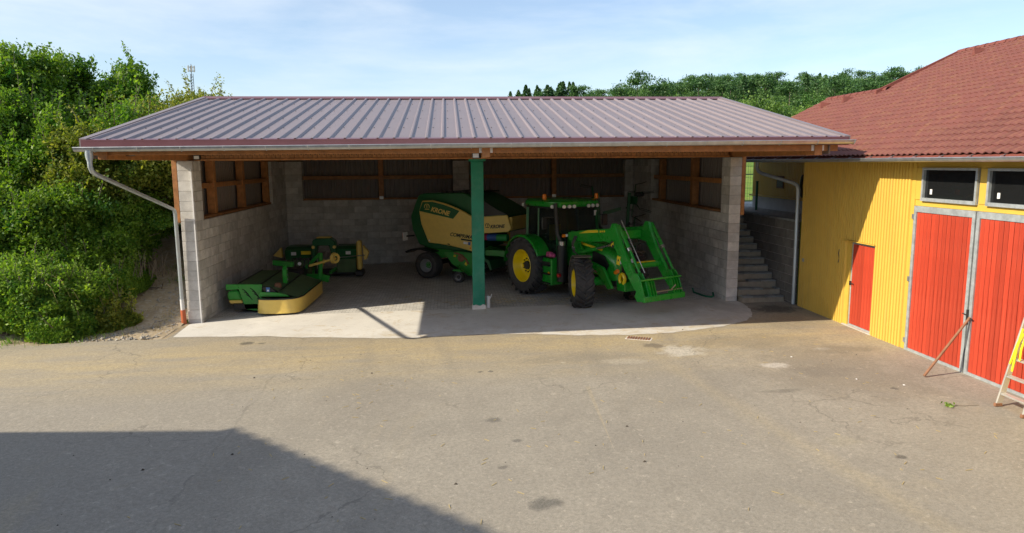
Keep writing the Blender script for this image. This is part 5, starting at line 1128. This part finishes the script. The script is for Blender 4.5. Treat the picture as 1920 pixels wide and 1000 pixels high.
plant('shrub', 'broad dark shrub at the left edge above the brambles', 'shrub', (-12.1, 21.4, Z(-12.1, 21.4)), 3.2, 1.0, 4, 3, 33, 'leaf_dark', 54, .13, .15, G1, kids=4, tint=(.6, .35), keep=.34, shoots=90)
G2 = 'brambles along the yard edge'
for i, (x, y, h, lab, mt) in enumerate([(-10.6, 18.9, 1.45, 'light green bramble bush at the left edge of the yard', 'leaf_bramble'), (-10.05, 19.5, 1.25, 'light green bramble bush beside the bare dirt bank', 'leaf_bramble'), (-9.85, 18.35, .75, 'low green bramble spilling onto the asphalt edge', 'leaf_bramble'),
        (-10.9, 20.3, 1.9, 'tall arching bramble bush below the dark shrub', 'leaf_mid'), (-9.95, 20.9, 1.4, 'yellow-green bramble above the dirt bank', 'leaf_bramble'), (-11.3, 18.8, 1.7, 'bramble bush cut by the left picture edge', 'leaf_bramble'), (-9.0, 19.2, .45, 'small olive weed clump on the dirt beside the brambles', 'leaf_olive'), (-9.0, 22.2, .7, 'small green bush at the top of the bare dirt', 'leaf_mid')]):
    plant('bramble', lab, 'bush', (x, y, Z(x, y)), h, 1.15, 6, 3, 50 + i, mt, 44 if h > 1 else 26, .105, .095 * max(.6, h / 1.6), G2, up=.35, kids=4, tint=(.6, .38), keep=.32, shoots=110 if h > 1 else 26, shoot_len=.75)
bpy.context.scene['near_leaves'] = nleaf
mb = MB(); rr_ = random.Random(4)
for q in range(7):
    x0 = -10.2 + rr_.uniform(-.25, .25); y0 = 18.6 + rr_.uniform(-.2, .2); a = rr_.uniform(-.5, 1.0); L_ = rr_.uniform(.5, 1.1); h0 = rr_.uniform(1.0, 1.45); dx, dy = math.cos(a)*L_, -abs(math.sin(a))*L_*.6
    mb.tube([(x0, y0, .4), (x0 + dx*.15, y0 + dy*.2, h0*.8), (x0 + dx*.45, y0 + dy*.5, h0), (x0 + dx*.75, y0 + dy*.8, h0*.92), (x0 + dx, y0 + dy, h0*.62)], [.008,.007,.006,.005,.003], 5)
o = mb.build('dry_cane', 'straw', None); tag(o, 'dry arching bramble canes in front of the left bushes', 'canes')
# ------------------------------------------------------------------ rubble, dry grass, straw
rs = np.random.default_rng(5)
mb = MB()
for i in range(900):
    x = -7.25 - abs(rs.normal(0, .9)); y = 17.75 + rs.uniform(0, 1) ** 1.4 * 8; s = .018 + .05 * rs.uniform() ** 3
    z = Z(x, y) + .03; q = [(rs.normal(), rs.normal(), rs.normal()) for _ in range(6)]
    vs_ = [Vector((x, y, z)) + Vector(a) * s for a in ((1,0,0),(-1,0,0),(0,1,0),(0,-1,0),(0,0,.7),(0,0,-.7))]; vs_ = [v + Vector(tuple(rs.normal(0, s * .25, 3))) for v in vs_]
    mb.add(vs_, [(0,2,4),(2,1,4),(1,3,4),(3,0,4),(2,0,5),(1,2,5),(3,1,5),(0,3,5)])
tag(mb.build('rubble', 'stone_pale', fix=False), 'pale gravel and rubble strewn over the dirt bank', 'rubble', kind='stuff')
def tufts(name, label, spots, mat, n, hgt, sp, seed):
    r = np.random.default_rng(seed); P = []; V = []; F = []
    for (x, y, k) in spots:
        for _ in range(int(n * k)):
            a = r.uniform(0, 2 * np.pi); d = abs(r.normal(0, sp)); bx_, by_ = x + d * np.cos(a), y + d * np.sin(a); z = Z(bx_, by_) + .01
            h = hgt * r.uniform(.5, 1.2); lean = r.normal(0, .45, 2) * h; w = .006; ph = r.uniform(0, np.pi); wx, wy = w * np.cos(ph), w * np.sin(ph); b = len(V)
            V += [(bx_ - wx, by_ - wy, z), (bx_ + wx, by_ + wy, z), (bx_ + wx*.6 + lean[0]*.45, by_ + wy*.6 + lean[1]*.45, z + h*.6), (bx_ - wx*.6 + lean[0]*.45, by_ - wy*.6 + lean[1]*.45, z + h*.6), (bx_ + lean[0], by_ + lean[1], z + h*.9)]
            F += [(b, b+1, b+2, b+3), (b+3, b+2, b+4)]
    me = bpy.data.meshes.new(name); me.from_pydata(V, [], F); at = me.attributes.new('tint', 'FLOAT', 'FACE'); at.data.foreach_set('value', r.uniform(0, 1, len(F)).astype(np.float32)); me.materials.append(MAT[mat])
    tag(link(name, me), label, 'grass', kind='stuff')
tufts('dry_grass', 'dry straw-coloured grass on the dirt bank beside the pillar', [(-7.5 - .25*rs.uniform(), 18.6 + .35*i, .6) for i in range(14)] + [(-8.2, 18.1, .7), (-8.9, 18.0, .8), (-8.5, 20.4, .5), (-7.8, 22.5, .6), (-8.6, 23.5, .6)], 'dry_grass', 46, .13, .22, 3)
tufts('green_grass', 'green grass tufts between the brambles and the dirt', [(-8.6, 18.9, .5), (-8.9, 18.2, 1), (-9.2, 18.0, 1.2), (-10, 17.95, 1.2), (-10.8, 17.95, 1), (-8.4, 22.6, 1), (-8.8, 23.6, 1), (-9.1, 19.9, .8), (-8.3, 25, 1)], 'leaf_bramble', 90, .22, .25, 8)
r = random.Random(12); mb = MB()
def straw(x, y, z, L_): 
    a = r.uniform(0, math.pi); mb.bar((x - math.cos(a)*L_/2, y - math.sin(a)*L_/2, z), (x + math.cos(a)*L_/2, y + math.sin(a)*L_/2, z + .004), .006, .004)
for _ in range(260):
    c = r.choice([(2.2, 21.0, .45), (1.6, 20.6, .5), (3.2, 20.4, .5), (-1.2, 21.6, .6), (0.3, 20.9, .8), (4.8, 21.2, .6)]); x, y = r.gauss(c[0], c[2]), r.gauss(c[1], c[2]*.6); straw(x, y, g(x) + .012, r.uniform(.06, .22))
for _ in range(170):
    x, y = r.uniform(-4, 8), r.uniform(7.5, 16.2); straw(x, y, g(x) + .006, r.uniform(.03, .11))
tag(mb.build('loose_straw', 'straw', None), 'loose straw scattered on the yard and shed floor', 'straw', kind='stuff')
mb = MB()
for _ in range(70):
    x, y = r.uniform(-6, 9), r.uniform(7.3, 17); s = r.uniform(.005, .013) if r.random() < .9 else .022; zz = g(x) + s*.5
    mb.add([(x-s,y-s*.7,zz-s*.5),(x+s,y-s*.8,zz-s*.5),(x+s*.8,y+s,zz-s*.5),(x-s*.9,y+s*.8,zz-s*.5),(x+s*.1,y,zz+s*.6)], [(0,1,4),(1,2,4),(2,3,4),(3,0,4)])
tag(mb.build('grit', 'grit_dark', None), 'small dark crumbs of dirt on the yard', 'grit', kind='stuff')
t = thing('weed', 'small green weed sprig lying on the yard near the ladder', 'weed', (8.05, 10.45, g(8.05)))
link('leaves', leaf_mesh('leaves', rs.normal(0, .035, (26, 3)) * np.array([1.4, 1, .25]) + np.array([0, 0, .025]), .05, 'leaf_bramble', 3), t); MB().tube([(0,0,.012),(.25,-.05,.01),(.5,-.04,.01)], .005, 5).build('stalk', 'bark', t)
for i, (x, y) in enumerate(((8.02, 11.55), (7.4, 12.0), (6.95, 13.6))):
    s = .032; o = MB().cbox((0,0,0), (s*1.3, s, s*.5), (.2,.1,i)).build('pebble', 'decal_white', None, bevel=.012, loc=(x, y, g(x) + s*.25)); tag(o, ['pale pebble on the yard before the red double door', 'pale pebble on the yard left of the prop bar', 'pale pebble on the yard farther from the barn doors'][i], 'pebble')

# ------------------------------------------------------------------ far wood
far = {}
def far_mesh(kind, seed):
    r = np.random.default_rng(seed)
    if kind == 'spruce':
        P = []
        for i in range(2600):
            f = r.uniform() ** .9; z = 1.0 + f * 14.6; R = (1 - f) ** .8 * 4.8 * (.55 + .45 * ((z * 1.1) % 1)) + .12; a = r.uniform(0, 2*np.pi); q = R * np.sqrt(r.uniform(.15, 1)); P.append((q*np.cos(a), q*np.sin(a), z - q*.28))
        return np.array(P), .48, 'needle', 15.0
    if kind == 'pine':
        C = [(r.normal(0, 1.7*(1-((z-7)/8.5)**2*.6)), r.normal(0, 1.7*(1-((z-7)/8.5)**2*.6)), z) for z in r.uniform(4.5, 14.2, 46)]
        P = np.repeat(np.array(C), 80, axis=0) + r.normal(0, .55, (46*80, 3)) * np.array([1.2, 1.2, .55]); return P, .40, 'far_pine', 14.5
    C = []
    while len(C) < 70:
        p = r.uniform(-1, 1, 3)
        if .35 < np.linalg.norm(p) < 1: C.append(p * np.array([3.6, 3.6, 4.2]) + np.array([0, 0, 6.2]))
    P = np.repeat(np.array(C), 66, axis=0) + r.normal(0, .65, (70*66, 3)); return P, .40, kind, 10.6
for kind, seeds in (('spruce', (1, 2, 3)), ('pine', (4, 5, 6, 7)), ('far_leaf', (8, 9, 10)), ('far_light', (11, 12))):
    for s in seeds:
        P, sz, mt, h = far_mesh(kind, s)
        rc = np.random.default_rng(s + 50); cellt = np.sin(P[:, 0] * 1.7 + s) * .25 + np.sin(P[:, 2] * 1.3) * .2 + .5
        cm_ = leaf_mesh('crown', P, sz, mt, s, .6, .6, cellt)
        tm_ = MB().tube([(0, 0, -1), (0, 0, h * .45), (0, 0, h * .92)], [.24, .17, .05], 6).mesh('trunk', 'bark', fix=False)
        far.setdefault(kind, []).append((tm_, cm_))
FL = {'spruce': ('spruce_tree', 'dark pointed spruce in the wood on the far hill', 'spruces in the far wood'), 'pine': ('pine_tree', 'green pine in the wood on the far hill', 'pines in the far wood'), 'far_leaf': ('broadleaf_tree', 'mid green broadleaf tree in the wood on the far hill', 'broadleaf trees in the far wood'), 'far_light': ('young_tree', 'light green young tree at the foot of the far wood', 'young light trees below the far wood')}
rf_ = random.Random(77)
def far_tree(kind, x, y, sc, label=None, group=None):
    nm, lb, gp = FL[kind]; t = thing(nm, label or lb, 'tree', (x, y, zf(x, y) - .3), rf_.uniform(0, 6.28), group or gp); t.scale = (sc * rf_.uniform(.85, 1.15),) * 2 + (sc,)
    tm_, cm_ = rf_.choice(far[kind]); link('trunk', tm_, t); link('crown', cm_, t)
import math as _m
def at_px(px, y): return y * ((px - 960) / 1330 + .0878) / (1 - (px - 960) / 1330 * .0878)
# the wood on the right
for row, (y, n, x0, x1) in enumerate(((232, 34, 1085, 1800), (212, 34, 1100, 1800), (190, 34, 1120, 1790), (170, 30, 1150, 1760), (152, 26, 1180, 1700))):
    for i in range(n):
        px = x0 + (x1 - x0) * (i + rf_.uniform(.1, .9)) / n; yy = y + rf_.uniform(-8, 8)
        k = rf_.random(); kind = 'pine' if k < .62 else ('far_leaf' if k < .93 else 'spruce')
        far_tree(kind, at_px(px, yy), yy, rf_.uniform(.92, 1.2) * (1.0 if row < 2 else .9) * (.9 if kind == 'spruce' else 1.0))
for y, n, x0, x1 in ((128, 18, 1170, 1600), (112, 16, 1190, 1560), (98, 12, 1230, 1520)):
    for i in range(n):
        px = x0 + (x1 - x0) * (i + rf_.uniform(.1, .9)) / n; far_tree('far_light' if rf_.random() < .75 else 'far_leaf', at_px(px, y), y + rf_.uniform(-4, 4), rf_.uniform(.55, .85))
# the spruce group left of it and single trees above the ridge
for i in range(26): far_tree('spruce' if rf_.random() < .8 else 'pine', at_px(962 + 5.2 * i + rf_.uniform(-4, 4), 300), 300 + rf_.uniform(-12, 12), rf_.uniform(1.3, 1.72), 'dark spruce in the group above the middle of the shed ridge', 'spruce group above the shed ridge')
for i in range(14): far_tree('far_leaf', at_px(968 + 9 * i, 285), 285, rf_.uniform(1.15, 1.45))
for i in range(8): far_tree('far_leaf', at_px(1082 + 9 * i, 270), 270, rf_.uniform(1.0, 1.5))
for i, (px, s) in enumerate(((378, 1.35), (392, 1.5), (402, 1.2), (416, 1.42), (428, 1.2), (466, 1.1), (478, 1.3), (540, 1.15))):
    far_tree('spruce' if i in (0, 1, 3, 6) else 'far_leaf', at_px(px, 300), 300, s * .95, ['tiny spruce above the left end of the shed ridge', 'taller tiny spruce above the left end of the shed ridge', 'round treetop between two spruces above the left roof corner', 'third tiny spruce above the left shed ridge', 'faint round treetop right of the left spruces', 'low treetop above the left part of the ridge', 'lone tiny spruce farther right above the left ridge', 'single round treetop above the ridge left of centre'][i], 'treetops above the shed ridge')
for i in range(10): far_tree('far_leaf', at_px(60 + 34 * i, 240), 240, rf_.uniform(1.2, 1.6), 'distant broadleaf tree behind the left bank trees', 'distant trees behind the left bank')
# radio mast
ms = thing('radio_mast', 'thin lattice radio mast behind the trees on the left', 'mast', (-134.5, 400, 12)); mb = MB()
for k in range(3):
    a = 2*math.pi*k/3; mb.tube([(1.0*math.cos(a), 1.0*math.sin(a), 0), (.75*math.cos(a), .75*math.sin(a), 40)], .14, 5)
for i in range(26):
    for k in range(3):
        a, b = 2*math.pi*(k+i)/3, 2*math.pi*(k+i+1)/3; z = 1.5*i; mb.tube([(.9*math.cos(a), .9*math.sin(a), z), (.9*math.cos(b), .9*math.sin(b), z + 1.5)], .07, 4)
mb.build('lattice', 'dark_steel', ms)
for i in range(6):
    a = i*math.pi/3; MB().tube([(1.7*math.cos(a), 1.7*math.sin(a), 41.0), (1.7*math.cos(a), 1.7*math.sin(a), 44.2)], .24, 6).build('antenna', 'rim_grey', ms)
MB().tube([(0,0,38),(0,0,45)], .16, 6).build('spire', 'dark_steel', ms); mb = MB()
for z in (41.4, 43.4): mb.tube([(1.7*math.cos(a), 1.7*math.sin(a), z) for a in [2*math.pi*q/12 for q in range(13)]], .09, 4)
mb.build('antenna_ring', 'dark_steel', ms)

# ------------------------------------------------------------------ farmhouse behind the camera whose roof throws the foreground shadow
RH = 8.3; kx, ky = 1/.67, .30/.67
A = Vector((-3.75 - RH*kx, 11.1 - RH*ky, RH)); dd = Vector((.73, -.68, 0)).normalized(); pp = Vector((.68, .73, 0)).normalized(); LN, HWd = 17.0, 4.2
hz = RH - HWd * 1.30
fh_ = thing('farmhouse', 'farmhouse behind the viewer whose roof shades the near yard', 'house', (A.x + dd.x*LN/2, A.y + dd.y*LN/2, 0)); NFH = tuple(-Vector(fh_.location))
def P3(u, v, z): q = A + dd*u + pp*v; return (q.x, q.y, z)
wl_ = MB(); w2 = HWd - .5
wl_.add([P3(.4,-w2,-.3), P3(.4,w2,-.3), P3(.4,w2,hz), P3(.4,0,RH-.3), P3(.4,-w2,hz), P3(LN-.4,-w2,-.3), P3(LN-.4,w2,-.3), P3(LN-.4,w2,hz), P3(LN-.4,0,RH-.3), P3(LN-.4,-w2,hz)], [(0,1,2,3,4),(9,8,7,6,5),(1,6,7,2),(0,4,9,5)])
wl_.build('wall', 'plaster_house', fh_, loc=NFH)
rp_ = MB()
for s in (-1, 1): rp_.add([P3(0,0,RH), P3(LN,0,RH), P3(LN,s*HWd,hz), P3(0,s*HWd,hz), P3(0,0,RH-.14), P3(LN,0,RH-.14), P3(LN,s*HWd,hz-.14), P3(0,s*HWd,hz-.14)], [(0,1,2,3),(7,6,5,4),(0,3,7,4),(1,5,6,2),(2,6,7,3)])
ro_ = rp_.build('roof', 'ridge_red', fh_, loc=NFH)
for i in range(42):
    u = .02 + i*.40; q = A + dd*u; mb = MB(); mb.loft([[tuple(q + dd*f + pp*(math.cos(math.pi*k/8)*rr2) + Vector((0,0,math.sin(math.pi*k/8)*rr2*.9 - .03))) for k in range(9)] for f, rr2 in ((0,.17),(.40,.11))]); mb.build('ridge_tile', 'ridge_red', ro_)
